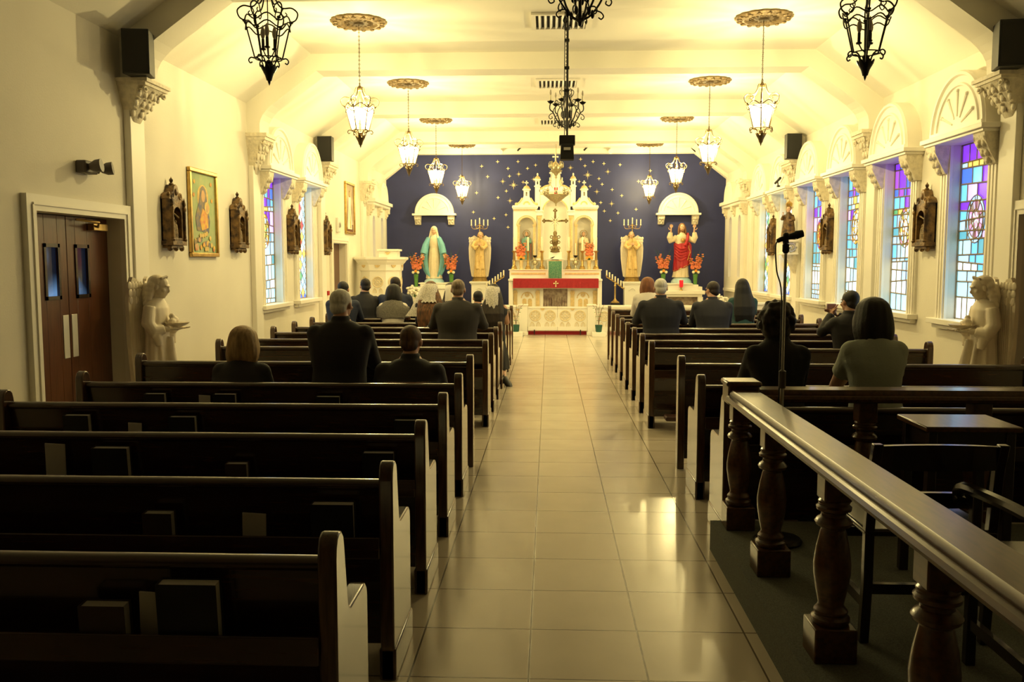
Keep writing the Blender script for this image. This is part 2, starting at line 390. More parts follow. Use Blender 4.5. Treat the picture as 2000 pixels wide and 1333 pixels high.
# ---- arches across the nave, their capitals and pilasters
def capital(mb, y, s):      # s=-1 left, +1 right
    X0 = XL if s < 0 else XR; f = lambda d: X0 - s * d
    def bx(d, hw, z0, z1): mb.box(min(f(0), f(d)), max(f(0), f(d)), y - hw, y + hw, z0, z1)
    bx(.36, .27, 3.33, 3.38); bx(.33, .25, 3.29, 3.33)
    rings = []
    for z, d, hw in [(2.80, .06, .05), (2.84, .09, .10), (2.95, .13, .13), (3.08, .19, .17), (3.2, .25, .21), (3.29, .31, .245)]:
        rings.append([(f(0), y - hw, z), (f(d * .8), y - hw, z), (f(d), y - hw * .7, z), (f(d), y + hw * .7, z), (f(d * .8), y + hw, z), (f(0), y + hw, z)])
    mb.loft(rings)
    for r_, (z, d, hw, k) in enumerate([(2.95, .13, .12, 3), (3.08, .19, .16, 4), (3.2, .25, .2, 5)]):
        for i in range(k):
            t = -1 + 2 * i / (k - 1)
            mb.ell((f(d + .01 - .03 * abs(t)), y + hw * t, z), (.022, .035, .06), 8, 5)
            mb.ell((f(d + .035 - .03 * abs(t)), y + hw * t, z + .05), (.025, .03, .02), 8, 4)
    for t in (-1, 1): mb.torus((f(.30), y + t * .2, 3.24), .035, .014, 'x', 12, 5); mb.ell((f(.31), y + t * .2, 3.24), .022, 8, 5)
inner = [(-3.92, 3.37), (-3.92, 3.50), (-3.905, 3.565), (-3.87, 3.63), (-3.82, 3.69), (-3.75, 3.755), (-3.13, 4.20)]
outer = [(XL - .1, 3.37), (XL - .1, 3.55), (XL - .1, 3.62), (XL - .1, 3.7), (XL - .1, ZE), (-3.75, 4.03 + .15), (-3.2, ZC + .1)]
mir = lambda p: (2 * CX - p[0], p[1])
innR = [mir(p) for p in reversed(inner)]; outR = [mir(p) for p in reversed(outer)]
I = inner + innR; O = outer + outR
for k, y in enumerate(ARCH):
    y0, y1 = y - .16, y + .24
    mb = MB()
    for (a, b), (c, d) in zip(zip(I, I[1:]), zip(O, O[1:])):
        mb.hexa([(a[0], y0, a[1]), (b[0], y0, b[1]), (b[0], y1, b[1]), (a[0], y1, a[1]), (c[0], y0, c[1]), (d[0], y0, d[1]), (d[0], y1, d[1]), (c[0], y1, c[1])])
    a = struct(mb.build('trim_%d' % (k + 1), 'ceiling_paint', smooth=30)); a.location = (0, 0, 0)
    for s in (-1, 1):
        cmb = MB(); capital(cmb, y, s); X0 = XL if s < 0 else XR; kz, ky, kx = [(.70, 1.0, .85), (1, .8, .8), (1, 1.2, .8), (1, .8, .8)][k]; cmb.xf(lambda p: V(X0 + (p.x - X0) * kx, y + (p.y - y) * ky, 3.38 - (3.38 - p.z) * kz)); cmb.build('capital', 'ornament_stone', a)
        X0 = XL if s < 0 else XR; p = MB()
        p.box(min(X0, X0 - s * .07), max(X0, X0 - s * .07), y - .14, y + .16, 0, 3.2 if k == 0 else 2.95); p.build('pilaster', 'trim_white', a, bevel=.008)
# ---- baseboards
def boards(side, X0, s, gaps):
    y = YR; mb = MB()
    for a, b in gaps + [(YB, YB)]:
        if a > y: mb.box(min(X0, X0 - s * .02), max(X0, X0 - s * .02), y, a, 0, .14)
        y = b
    struct(mb.build('baseboard_' + side, 'trim_white', smooth=0))
boards('left', XL, -1, [(6.75, 8.52), (16.45, 17.9)]); boards('right', XR, 1, [(7.05, 8.57)])

# ---- stained glass
PAL = [(0, ['glass_white', 'glass_cyan', 'glass_cyan', 'glass_white', 'glass_pale']), (.3, ['glass_cyan', 'glass_pale', 'glass_white', 'glass_teal', 'glass_sky']),
       (.45, ['glass_pale', 'glass_sky', 'glass_lilac', 'glass_sky', 'glass_teal']), (.62, ['glass_lilac', 'glass_violet', 'glass_violet', 'glass_sky', 'glass_blue', 'glass_sky']),
       (.76, ['glass_violet', 'glass_violet', 'glass_sky', 'glass_blue', 'glass_purple', 'glass_blue'])]
GM = ['glass_violet', 'glass_purple', 'glass_blue', 'glass_sky', 'glass_pale', 'glass_cyan', 'glass_white', 'glass_teal', 'glass_pink', 'glass_red', 'glass_yellow', 'glass_orange', 'glass_green', 'glass_lilac', 'glass_dusk', 'glass_dim']
def mosaic(W, Z0, Z1, seed, style, fig, cols_=None):
    """coloured pieces (mesh 1) and lead (mesh 2) in local u (along wall), w = 0, z"""
    R = random.Random(seed); g = MB(); ld = MB()
    def quad(p, m, w=0): g.mi(GM.index(m)); k = g.add([(u, w, z) for u, z in p]); g.face(range(k, k + len(p)))
    def line(a, b, r=.007): ld.tube([(a[0], .006, a[1]), (b[0], .006, b[1])], r, 4)
    H = Z1 - Z0
    if style == 'rows':
        z = Z0; t0 = t1 = 0
        while z < Z1 - .01:
            h = R.choice([.07, .11, .17, .22, .14, .18]); 
            if Z1 - z - h < .08: h = Z1 - z
            n0, n1 = (R.uniform(-.03, .03), R.uniform(-.03, .03)) if z + h < Z1 else (0, 0)
            n = R.choice([4, 5, 5, 6]) if h > .1 else R.choice([4, 6, 7])
            us = [-W] + sorted(-W + 2 * W * (i + R.uniform(-.25, .25)) / n for i in range(1, n)) + [W]
            t = (z - Z0 + h / 2) / H
            cols = [c for s_, c in PAL if t >= s_][-1]
            if h < .1 and t > .4: cols = ['glass_yellow', 'glass_sky', 'glass_pale', 'glass_green', 'glass_cyan']
            lerp = lambda a, b, u: a + (b - a) * (u + W) / (2 * W)
            for a, b in zip(us, us[1:]):
                d = R.uniform(-.012, .012) if abs(b) < W else 0
                quad([(a, z + lerp(t0, t1, a)), (b, z + lerp(t0, t1, b)), (b, z + h + lerp(n0, n1, b)), (a, z + h + lerp(n0, n1, a))], R.choice(cols))
                if b < W: line((b, z + lerp(t0, t1, b)), (b, z + h + lerp(n0, n1, b)))
            if z > Z0: line((-W, z + t0), (W, z + t1), .010)
            t0, t1 = n0, n1; z += h
        # oval medallion
        cz = Z0 + H * fig[0]; ru, rz = .20, .25; n = 18; um = fig[1]
        for i in range(n):
            a, b = 2 * pi * i / n, 2 * pi * (i + 1) / n
            for (r0, r1, cs) in ((0, .42, fig[2]), (.42, .8, fig[3]), (.8, 1.0, fig[4])):
                p = [(um + ru * r0 * cos(a), cz + rz * r0 * sin(a)), (um + ru * r1 * cos(a), cz + rz * r1 * sin(a)), (um + ru * r1 * cos(b), cz + rz * r1 * sin(b)), (um + ru * r0 * cos(b), cz + rz * r0 * sin(b))]
                quad(p[1:] + ([] if r0 == 0 else p[:1]) if r0 == 0 else p, cs[(i * 5 + int(r0 * 10)) % len(cs)], .004)
        ld.xf(lambda p: p)
        for r in (1.0, .8, .42): line_pts = [(um + ru * r * cos(2 * pi * i / 24), .010, cz + rz * r * sin(2 * pi * i / 24)) for i in range(25)]; ld.tube(line_pts, .007, 4)
        for i in range(0, n, 2): a = 2 * pi * i / n; ld.tube([(um + ru * .42 * cos(a), .009, cz + rz * .42 * sin(a)), (um + ru * cos(a), .009, cz + rz * sin(a))], .005, 4)
    else:       # diamonds
        nu, d = 4, 2 * W / 4; hz = .19; k = 0
        cols = ['glass_cyan', 'glass_white', 'glass_pale', 'glass_cyan', 'glass_green', 'glass_pale', 'glass_teal', 'glass_yellow']
        if cols_: cols = cols_
        clampu = lambda u: max(-W, min(W, u))
        z = Z0; row = 0
        while z < Z1 + hz:
            for i in range(-1, nu + 1):
                u = -W + d * i + (d / 2 if row % 2 else 0)
                if u + d <= -W or u >= W: continue
                P = [(u, z), (u + d / 2, z - hz / 2), (u + d, z), (u + d / 2, z + hz / 2)]
                P = [(clampu(a), max(Z0, min(Z1, b))) for a, b in P]
                t = (z - Z0) / H; c = R.choice(cols)
                if fig and abs(u + d / 2) < W * .62 and .38 < t < .88: c = R.choice(fig)
                if t < .05: c = 'glass_blue'
                quad(P, c)
                for a, b in ((0, 1), (1, 2)):
                    if (P[a][0] - P[b][0]) ** 2 + (P[a][1] - P[b][1]) ** 2 > 1e-4: line(P[a], P[b], .005)
            z += hz / 2; row += 1
    # border bars
    for u in (-W, W): ld.box(u - .012, u + .012, -.01, .014, Z0, Z1)
    for z in (Z0, Z1): ld.box(-W, W, -.01, .014, z - .012, z + .012)
    return g, ld

def lunette(R, zb, d, parent, rays=True):
    mb = MB(); n = 24; P = [(R * cos(pi * i / n), zb + R * sin(pi * i / n)) for i in range(n + 1)]
    a = MB(); a.prism(P, 'y', 0, d); l = a.build('lunette', 'trim_white', parent, smooth=30)
    m2 = MB()
    for rr, k in ((.94, .028), (.76, .020)): m2.torus((0, d, zb + .01), R * rr, k, 'y', 28, 6, 0, pi)
    m2.box(-R * .95, R * .95, d - .01, d + .03, zb, zb + .045)
    m2.build('moulding', 'trim_white', l)
    if rays:
        for ang in (22, 56, 90, 124, 158):
            q = radians(ang); r = MB(); r.tube([(R * .18 * cos(q), d, zb + .05 + R * .18 * sin(q)), (R * .58 * cos(q), d + .004, zb + .05 + R * .58 * sin(q))], [.010, .016], 6); r.ell((R * .6 * cos(q), d + .004, zb + .05 + R * .6 * sin(q)), .022, 8, 5); r.build('ray', 'trim_white', l)
    return l
def corbel(u, z, parent, sc=1):
    mb = MB()
    mb.loft([[(u - h * sc, 0, z - dz * sc), (u + h * sc, 0, z - dz * sc), (u + h * sc, d * sc, z - dz * sc), (u - h * sc, d * sc, z - dz * sc)] for h, d, dz in [(.07, .04, .31), (.10, .07, .30), (.10, .13, .19), (.115, .19, .08), (.115, .2, 0)]])
    for i, (du, w, dz) in enumerate([(-.055, .17, .10), (0, .19, .11), (.055, .17, .10), (-.04, .13, .19), (.04, .13, .19), (0, .1, .26)]): mb.ell((u + du * sc, w * sc, z - dz * sc), (.034 * sc, .03 * sc, .045 * sc), 8, 6)
    for t in (-1, 1): mb.torus((u + t * .10 * sc, .16 * sc, z - .05 * sc), .03 * sc, .014 * sc, 'x', 10, 5)
    return mb.build('corbel', 'ornament_stone', parent)

def big_window(n, s, y, seed, style, fig):
    X0 = XL if s < 0 else XR
    root = struct(empty('window_%d' % n, (X0, y, 0)))
    root.rotation_euler = (0, 0, pi / 2 if s > 0 else -pi / 2)       # local +y points into the room, local x along the wall
    fr = MB()
    for t in (-1, 1):
        a, b = sorted((t * OPW, t * (OPW + .20))); fr.box(a, b, 0, .03, Z0W - .02, 2.93)
        for j in range(3): c = a + .035 + j * .065; fr.box(c - .018, c + .018, .03, .048, Z0W, 2.6)
    fr.build('casing', 'trim_white', root, smooth=0)
    MB().box(-.68, .68, 0, .12, Z0W - .06, Z0W).box(-.64, .64, 0, .07, Z0W - .11, Z0W - .06).build('sill', 'trim_white', root, bevel=.006)
    MB().box(-.71, .71, 0, .25, 2.93, 2.98).box(-.68, .68, 0, .22, 2.90, 2.93).build('lintel', 'trim_white', root, bevel=.005)
    for t in (-1, 1): corbel(t * .55, 2.90, root)
    l = lunette(.62, 2.98, .17, root)
    g, ld = mosaic(OPW, Z0W, Z1W, seed, style, fig)
    g.build('stained_glass', GM, root, loc=(0, -.10, 0), smooth=0); ld.build('lead_came', 'lead', root, loc=(0, -.10, 0), smooth=0)
    MB().box(-OPW, OPW, -.26, -.24, Z0W, Z1W).build('outer_pane', 'dark_void', root, smooth=0)
    return root
FA = (.57, .05, ['glass_pink', 'glass_dusk', 'glass_white'], ['glass_pink', 'glass_lilac', 'glass_dusk'], ['glass_yellow', 'glass_white', 'glass_green', 'glass_pale', 'glass_dusk'])
FB = (.56, .02, ['glass_orange', 'glass_white'], ['glass_white', 'glass_cyan', 'glass_yellow'], ['glass_orange', 'glass_white', 'glass_green', 'glass_pink'])
FC = (.6, .04, ['glass_white', 'glass_yellow'], ['glass_white', 'glass_pale', 'glass_yellow'], ['glass_white', 'glass_yellow', 'glass_orange'])
FD = (.57, .02, ['glass_red', 'glass_orange'], ['glass_yellow', 'glass_orange'], ['glass_red', 'glass_yellow', 'glass_blue'])
FE = (.57, .0, ['glass_green', 'glass_yellow'], ['glass_yellow', 'glass_white', 'glass_cyan'], ['glass_orange', 'glass_yellow', 'glass_white'])
FR = ['glass_red', 'glass_white', 'glass_red', 'glass_yellow', 'glass_white']
for i, (y, st, f) in enumerate(zip(WIN_R, ['rows'] * 4 + ['dia'] * 2, [FA, FB, FC, FD, FR[1:], ['glass_cyan', 'glass_green', 'glass_white']])): big_window(i + 1, 1, y, 11 + i, st, f)
big_window(7, -1, WIN_L[0], 31, 'rows', FE); big_window(8, -1, WIN_L[1], 32, 'dia', FR)
def lancets(n, s):
    X0 = XL if s < 0 else XR
    root = struct(empty('window_%d' % n, (X0, sum(lan) / 2, 0), pi / 2 if s > 0 else -pi / 2))
    mb = MB()
    for c in (-.5, .5): mb.arch(c - .5, c + .5, 1.0, 3.0, c - .15, c + .15, 1.28, 2.55, 0, .06)
    mb.box(-1.04, 1.04, 0, .1, .94, 1.0); mb.build('surround', 'trim_white', root, smooth=30)
    MB().box(-1.1, 1.1, 0, .22, 2.98, 3.06).box(-1.05, 1.05, 0, .17, 2.92, 2.98).build('lintel', 'trim_white', root, bevel=.005)
    for c in (-.96, 0, .96): corbel(c, 2.92, root, .8)
    for c in (-.5, .5): l = lunette(.46, 3.06, .12, root, False); l.location = (c, 0, 0)
    for c in (-.5, .5):
        g, ld = mosaic(.15, 1.28, 2.72, 50 + n + int(c * 10), 'dia', ['glass_teal', 'glass_dusk', 'glass_dim', 'glass_purple'], ['glass_dim', 'glass_dim', 'glass_teal', 'glass_dusk', 'glass_dim'])
        g.build('stained_glass', GM, root, loc=(c, -.12, 0), smooth=0); ld.build('lead_came', 'lead', root, loc=(c, -.12, 0), smooth=0)
    MB().box(-.7, .7, -.26, -.24, 1.2, 2.8).build('outer_pane', 'dark_void', root, smooth=0)
lancets(9, 1); lancets(10, -1)

# ---- doors
def casing(mb, y0, y1, zt, w=.13, d=.05):      # local x along wall
    mb.box(y0 - w, y0, 0, d, 0, zt + w).box(y1, y1 + w, 0, d, 0, zt + w).box(y0, y1, 0, d, zt, zt + w)
    mb.box(y0 - w * .35 - .02, y0 - w * .35, d, d + .012, 0, zt + w * .35); mb.box(y1 + w * .35, y1 + w * .35 + .02, d, d + .012, 0, zt + w * .35)
    mb.box(y0 - w * .4, y1 + w * .4, d, d + .012, zt + w * .35, zt + w * .5)
d1 = struct(empty('door_1', (XL, 7.63, 0), -pi / 2))           # brown double doors, local x = -Y
mb = MB(); casing(mb, -.73, .73, 2.05); mb.build('door_frame', 'trim_white', d1, smooth=0)
for t in (-1, 1):
    a, b = (-.725, -.004) if t < 0 else (.004, .725)
    leaf = MB(); wa, wb_ = (a + .38, b - .14) if t < 0 else (a + .14, b - .38)
    leaf.box(a, wa, -.17, -.125, .01, 2.045).box(wb_, b, -.17, -.125, .01, 2.045).box(wa, wb_, -.17, -.125, .01, 1.34).box(wa, wb_, -.17, -.125, 1.78, 2.045)
    lf = leaf.build('door_leaf', 'door_wood', d1, bevel=.004)
    MB().box(wa, wb_, -.155, -.145, 1.34, 1.78).build('glass', 'door_glass_glow', lf, smooth=0)
    f2 = MB()
    for (p, q, r, u) in ((wa - .02, wa + .012, 1.32, 1.80), (wb_ - .012, wb_ + .02, 1.32, 1.80)): f2.box(p, q, -.127, -.115, r, u)
    for (r, u) in ((1.32, 1.352), (1.768, 1.80)): f2.box(wa - .02, wb_ + .02, -.127, -.115, r, u)
    f2.build('window_frame', 'chair_wood', lf, smooth=0)
    c = -.07 if t < 0 else .07
    MB().box(c - .045, c + .045, -.125, -.118, .80, 1.18).build('push_plate', 'metal_plate', lf, bevel=.003)
mb = MB(); mb.box(-.62, -.36, -.125, -.06, 1.93, 1.995); mb.tube([(-.45, -.07, 1.96), (-.3, .02, 2.0), (-.12, -.1, 2.02)], .012, 6); mb.build('door_closer', 'brass', d1, bevel=.006)
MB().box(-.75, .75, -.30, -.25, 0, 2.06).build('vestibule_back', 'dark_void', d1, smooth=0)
d2 = struct(empty('door_2', (XL, 17.17, 0), -pi / 2))
mb = MB(); casing(mb, -.575, .575, 2.0); mb.build('door_frame', 'trim_white', d2, smooth=0)
mb = MB().box(-.57, -.12, -.16, -.12, 0, 1.99); mb.build('door_leaf', 'door_wood', d2, bevel=.004)
MB().box(-.12, .57, -.2, -.17, 0, 1.99).build('white_leaf', 'trim_white', d2, bevel=.004)
d3 = struct(empty('door_3', (XR, 7.81, 0), pi / 2))
mb = MB(); casing(mb, -.61, .61, 2.08); mb.build('door_frame', 'trim_white', d3, smooth=0)
lf = MB().box(-.605, .605, -.17, -.125, 0, 2.07); lf = lf.build('door_leaf', 'door_wood', d3, bevel=.004)
MB().box(-.56, -.5, -.125, -.06, .98, 1.02).build('door_handle', 'brass', lf, bevel=.006)

# ---- sanctuary floor and steps
struct(MB().box(XL, XR, 20.0, YB, 0, .15).build('floor_sanctuary', 'floor_tile', smooth=0))
struct(MB().box(-.98, 1.3, 20.25, 21.0, .15, .27).build('floor_altar_step', 'trim_white', bevel=.01))
# ---- carpeted platform on the right
struct(MB().box(.93, XR, YR, 5.0, 0, .17).build('floor_platform', 'carpet', smooth=0))
# ================================================================== LANTERNS (they carry the light of the room)
def medallion_mesh():
    mb = MB(); f = lambda a, r, z: 1 + (.05 * abs(sin(a * 8)) if r > .25 else 0)
    mb.lathe([(.0, -.045), (.05, -.045), (.06, -.03), (.10, -.028), (.20, -.022), (.215, -.04), (.235, -.04), (.25, -.028), (.285, -.035), (.31, -.02), (.31, 0), (0, 0)], n=64, mod=f)
    for i in range(16):
        a = 2 * pi * i / 16; mb.ell((.275 * cos(a), .275 * sin(a), -.035), (.03, .03, .018), 8, 5); mb.ell((.14 * cos(a), .14 * sin(a), -.028), (.03, .012, .01), 6, 4, Matrix.Rotation(a, 3, 'Z'))
    return mb
def make_lantern(lit, label, loc):
    r0 = thing('lantern', label, 'lantern', loc, rz=.26, group='lanterns hanging in pairs'); mt = 'iron_lamplit' if lit else 'black_iron'  # lit lanterns take a warmer, paler iron: lamplight put into the colour
    H = ZC - loc[2]
    ch = MB(); z = .70; k = 0
    while z < H - .05:
        a = (k % 2) * pi / 2; ch.torus((0, 0, z + .014), .009, .0026, 'y' if k % 2 else 'x', 8, 4); z += .0225 if H < 1.6 else .03; k += 1
    ch.tube([(.003, 0, .7), (-.003, .002, .9), (.003, 0, 1.1), (0, 0, H - .045)], .0025, 4); ch.build('chain', mt, r0)
    fin = MB(); fin.lathe([(.0, 0), (.008, .02), (.012, .035), (.02, .04), (.03, .075), (.045, .105), (.05, .12), (.03, .135), (.022, .16), (.03, .175), (.012, .19), (0, .19)], n=12)
    for i in range(6):
        a = i * pi / 3 + .3; fin.ell((.04 * cos(a), .04 * sin(a), .115), (.012, .022, .045), 6, 5, Matrix.Rotation(a, 3, 'Z') @ Matrix.Rotation(.5, 3, 'Y'))
    fin.build('finial', mt, r0)
    top = MB(); top.lathe([(.0, .66), (.03, .66), (.035, .68), (.02, .70), (.012, .72), (0, .72)], n=10); top.torus((0, 0, .735), .018, .004, 'x', 10, 5)
    top.tube([(0, 0, .19), (0, 0, .66)], .0045, 6); top.build('stem', mt, r0)
    for zz, rr, dp in ((.475, .168, .022), (.425, .162, .02)):
        band = MB(); pts = []
        for i in range(49):
            a = 2 * pi * i / 48; t = (i % 8) / 8; pts.append((rr * cos(a), rr * sin(a), zz + dp * sin(t * 2 * pi - pi / 2)))
        band.tube(pts, .0055, 5); band.build('band', mt, r0)
    band = MB(); band.tube([(.1 * cos(a), .1 * sin(a), .2) for a in [2 * pi * i / 24 for i in range(25)]], .005, 5); band.build('band', mt, r0)
    for i in range(6):
        a = i * pi / 3; R = Matrix.Rotation(a, 3, 'Z')
        b = MB(); b.tube([R @ V(.10, 0, .20), R @ V(.168, 0, .475)], .006, 6); b.build('cage_bar', mt, r0)
        sc = MB(); sc.tube([R @ V(x, 0, z) for x, z in [(p[0], p[2]) for p in spline([(.165, 0, .47), (.205, 0, .495), (.218, 0, .545), (.175, 0, .58), (.115, 0, .575), (.08, 0, .60), (.055, 0, .65), (.045, 0, .69), (.03, 0, .70)])]], .006, 6)
        sc.tube([R @ V(x, 0, z) for x, z in [(p[0], p[2]) for p in spline([(.115, 0, .575), (.10, 0, .54), (.12, 0, .515), (.14, 0, .53), (.128, 0, .545)])]], .0045, 5)
        sc.ell(R @ V(.17, 0, .472), (.016, .016, .012), 7, 5); sc.build('scroll', mt, r0)
        s2 = MB(); s2.tube([R @ Vector(p) for p in spline([(.10, 0, .20), (.128, 0, .205), (.145, 0, .185), (.135, 0, .165), (.118, 0, .172)])], .0055, 6)
        s2.tube([R @ Vector(p) for p in spline([(.10, 0, .20), (.075, 0, .20), (.05, 0, .175), (.035, 0, .12)])], .0055, 6); s2.build('foot_scroll', mt, r0)
        if lit:
            R2 = Matrix.Rotation(a + pi / 3, 3, 'Z'); q = .985
            g = MB(); k = g.add([R @ V(.10 * q, 0, .205), R2 @ V(.10 * q, 0, .205), R2 @ V(.166 * q, 0, .45), R @ V(.166 * q, 0, .45)]); g.face(range(k, k + 4))
            g.build('glass_pane', 'lantern_glass', r0, smooth=0)
    for i in range(3):
        a = 2 * pi * i / 3 + .4; c = V(.05 * cos(a), .05 * sin(a), 0)
        cd = MB(); cd.lathe([(.0, .265), (.02, .27), (.022, .28), (.011, .285), (.011, .35), (0, .35)], c, 8); cd.tube([c + V(0, 0, .27), c * .6 + V(0, 0, .23), (0, 0, .2)], .005, 5)
        cd = cd.build('candle', mt if not lit else 'candle_wax', r0)
        bl = MB(); bl.lathe([(.008, .35), (.016, .37), (.019, .39), (.014, .42), (.005, .445), (0, .455)], c, 10); bl.build('bulb', 'bulb_lit' if lit else 'bulb_off', cd)
    if lit: lamp('POINT', (0, 0, .50), LANTERN_W, size=.035, parent=r0)
    return r0
MED_Y = [6.75, 10.45, 14.0, 17.6, 21.35]
NOTE = ['unlit dark iron lantern', 'lit hanging lantern, nearest of the lit ones', 'lit hanging lantern, second nearest of the lit ones', 'lit hanging lantern near the blue wall', 'lit hanging lantern farthest from the camera']
m0 = None; lit0 = None; dark0 = None
for i, y in enumerate(MED_Y):
    for s, x in (('left', [-2.115, -2.21, -2.20, -2.225, -2.08][i]), ('right', [2.315, 2.43, 2.46, 2.475, 2.375][i])):
        lb = f'{NOTE[i]}, on the {s} side of the nave'
        zb = 2.97 if i < 4 else 2.98
        if i == 0:
            if dark0 is None: dark0 = make_lantern(False, lb, (x, y, zb))
            else: dup(dark0, (x, y, zb), lb)
        elif lit0 is None: lit0 = make_lantern(True, lb, (x, y, zb))
        else:
            c = dup(lit0, (x, y, zb), lb)
        lm = f'round scalloped plaster ceiling medallion above the {NOTE[i].replace(", nearest of the lit ones", " nearest the camera")} on the {s}'
        lm = ' '.join(lm.split()[:16])
        if m0 is None: m0 = tag(medallion_mesh().build('ceiling_medallion', 'bronze_plaster', loc=(x, y, ZC)), lm, 'ceiling medallion', 'medallions above the lanterns')
        else: dup(m0, (x, y, ZC), lm)
for k, o in enumerate([o for o in COL.objects if o.name.startswith('ceiling_medallion')]):
    o['label'] = f'bronze coloured round ceiling medallion, {ORD[k // 2]} from the camera on the {"left" if k % 2 == 0 else "right"} side'
# spotlights on the cornice wash the altar
for x, lb in ((-1.2, 'small spotlight on the cornice left of the altar'), (1.5, 'small spotlight on the cornice right of the altar')):
    r = thing('spotlight', lb, 'spotlight', (x, YB - .26, 4.36)); d = V(CX, 21.3, 2.2) - V(x, YB - 1.6, 4.36)
    MB().box(-.02, .02, .0, .04, -.02, .06).build('bracket', 'white_plastic', r)
    MB().tube([(0, 0, 0), (0, -.14, -.04)], [.045, .06], 12).build('lamp_housing', 'white_plastic', r)
for x in (-.78, .85):
    r = tag(MB().tube([(x, YB - .3, 4.36), (x + .1, YB - .36, 4.46)], .022, 8).build('track_lamp', 'black_plastic'), f'tiny black lamp on the cornice {"left" if x < 0 else "right"} of the altar top', 'spotlight')
for x in (-1.3, 1.62): lamp('SPOT', (x, 19.75, 4.2), ALTAR_W, size=.08, target=(.16, 21.6, 2.2), angle=62)

# ================================================================== CHANDELIERS
def chandelier(loc, label):
    r = thing('chandelier', label, 'chandelier', loc); mt = 'black_iron'
    H = ZC - loc[2]
    c = MB(); z = .62; k = 0
    while z < H: c.torus((0, 0, z), .013, .0035, 'y' if k % 2 else 'x', 8, 4); z += .022; k += 1
    c.tube([(0, 0, .55), (0, 0, H)], .004, 5); c.build('chain', mt, r)
    MB().lathe([(0, H - .06), (.03, H - .05), (.06, H - .01), (.06, H)], n=16).build('canopy', mt, r)
    b = MB(); b.lathe([(0, 0), (.012, .01), (.016, .03), (.03, .04), (.03, .05), (.012, .06), (.01, .2), (.02, .22), (.024, .26), (.012, .3), (.01, .45), (.02, .47), (.028, .5), (.012, .53), (.006, .6), (0, .62)], n=10); b.build('stem', mt, r)
    for i in range(6):
        R = Matrix.Rotation(i * pi / 3 + .2, 3, 'Z'); P = lambda L: [R @ V(x, 0, z) for x, z in [(p[0], p[2]) for p in spline([(a, 0, b_) for a, b_ in L])]]
        a = MB(); a.tube(P([(.02, .045), (.07, .075), (.13, .15), (.165, .22), (.20, .25), (.205, .29), (.195, .33)]), .0075, 6)
        a.tube(P([(.165, .22), (.155, .26), (.12, .30), (.07, .33), (.03, .42), (.015, .5)]), .006, 6)
        for L in ([(.16, .215), (.195, .20), (.215, .17), (.2, .145), (.175, .155), (.18, .175)], [(.10, .11), (.14, .10), (.16, .075), (.145, .055), (.125, .065)], [(.12, .30), (.145, .33), (.13, .36), (.105, .35), (.11, .33)], [(.04, .40), (.075, .43), (.085, .47), (.06, .49), (.045, .47)]):
            a.tube(P(L), .005, 5)
        a.ell(R @ V(.085, 0, .085), (.014, .014, .03), 7, 5); a.ell(R @ V(.05, 0, .2), (.016, .016, .05), 7, 5); a.build('arm', mt, r)
        p = MB(); q = R @ V(.195, 0, 0); p.lathe([(0, .32), (.02, .325), (.04, .345), (.042, .35), (.015, .352), (.013, .36), (0, .36)], q, 12); p = p.build('drip_pan', mt, r)
        MB().lathe([(.013, .36), (.013, .42), (0, .42)], q, 8).build('candle', 'candle_wax', p)
        MB().lathe([(.006, .42), (.014, .445), (.009, .475), (0, .49)], q, 8).build('bulb', 'bulb_off', p)
    return r
ch1 = chandelier((.20, 6.05, 3.20), 'black wrought iron chandelier nearest the camera, cut by the top of the frame')
ch2 = chandelier((.205, 10.75, 3.19), 'black wrought iron scrolled chandelier behind the hanging pole in mid nave')
# pole with a black loudspeaker hung in the middle of the nave
r = thing('hanging_speaker', 'black speaker box hanging from a ceiling pole in front of the altar', 'speaker', (.20, 10.15, 2.79))
MB().tube([(0, 0, .27), (0, 0, ZC - 2.79)], .012, 8).build('pole', 'black_iron', r)
mb = MB(); mb.tube([(-.03, .0, .27), (-.034, .01, .8), (-.03, .01, ZC - 2.79)], .005, 5)
mb.build('cable', 'black_plastic', r)
mb = MB()
for z in (.75, 1.0, 1.3): mb.box(-.035, .02, -.018, .018, z, z + .03)
mb.build('cable_clip', 'black_iron', r)
MB().box(-.09, .09, -.05, .05, .16, .27).build('clamp_box', 'black_plastic', r, bevel=.008)
mb = MB(); mb.loft([[(-.078, -.08, 0), (.078, -.08, 0), (.078, .09, 0), (-.078, .09, 0)], [(-.07, -.07, .17), (.07, -.07, .17), (.07, .08, .17), (-.07, .08, .17)]]); mb.build('speaker_cabinet', 'speaker_grille', r, bevel=.006)
MB().box(-.038, .038, -.082, -.074, .10, .13).build('name_plate', 'white_plastic', r)
# ceiling vents
v0 = None
for k, y in enumerate([10.5, 14.1, 17.9]):
    lb = ['square ceiling air vent behind the nearest chandelier', 'square ceiling air vent above the middle chandelier', 'smallest looking, farthest square ceiling air vent toward the altar'][k]
    if v0 is None:
        v0 = thing('ceiling_vent', lb, 'vent', (.13, y, ZC), group='ceiling vents')
        mb = MB(); h = .34
        for a, b, c, d in ((-h, h, -h, -h + .05), (-h, h, h - .05, h), (-h, -h + .05, -h, h), (h - .05, h, -h, h)): mb.box(a, b, c, d, -.03, 0)
        mb.build('frame', 'trim_white', v0); MB().box(-h, h, -h, h, -.004, 0).build('backing', 'dark_void', v0)
        for i in range(9):
            q = -.26 + i * .065; MB().hexa([(q, -.3, -.028), (q + .012, -.3, -.028), (q + .012, .3, -.028), (q, .3, -.028), (q + .026, -.3, -.006), (q + .036, -.3, -.006), (q + .036, .3, -.006), (q + .026, .3, -.006)]).build('slat', 'white_plastic', v0, smooth=0)
    else: dup(v0, (.13, y, ZC), lb)
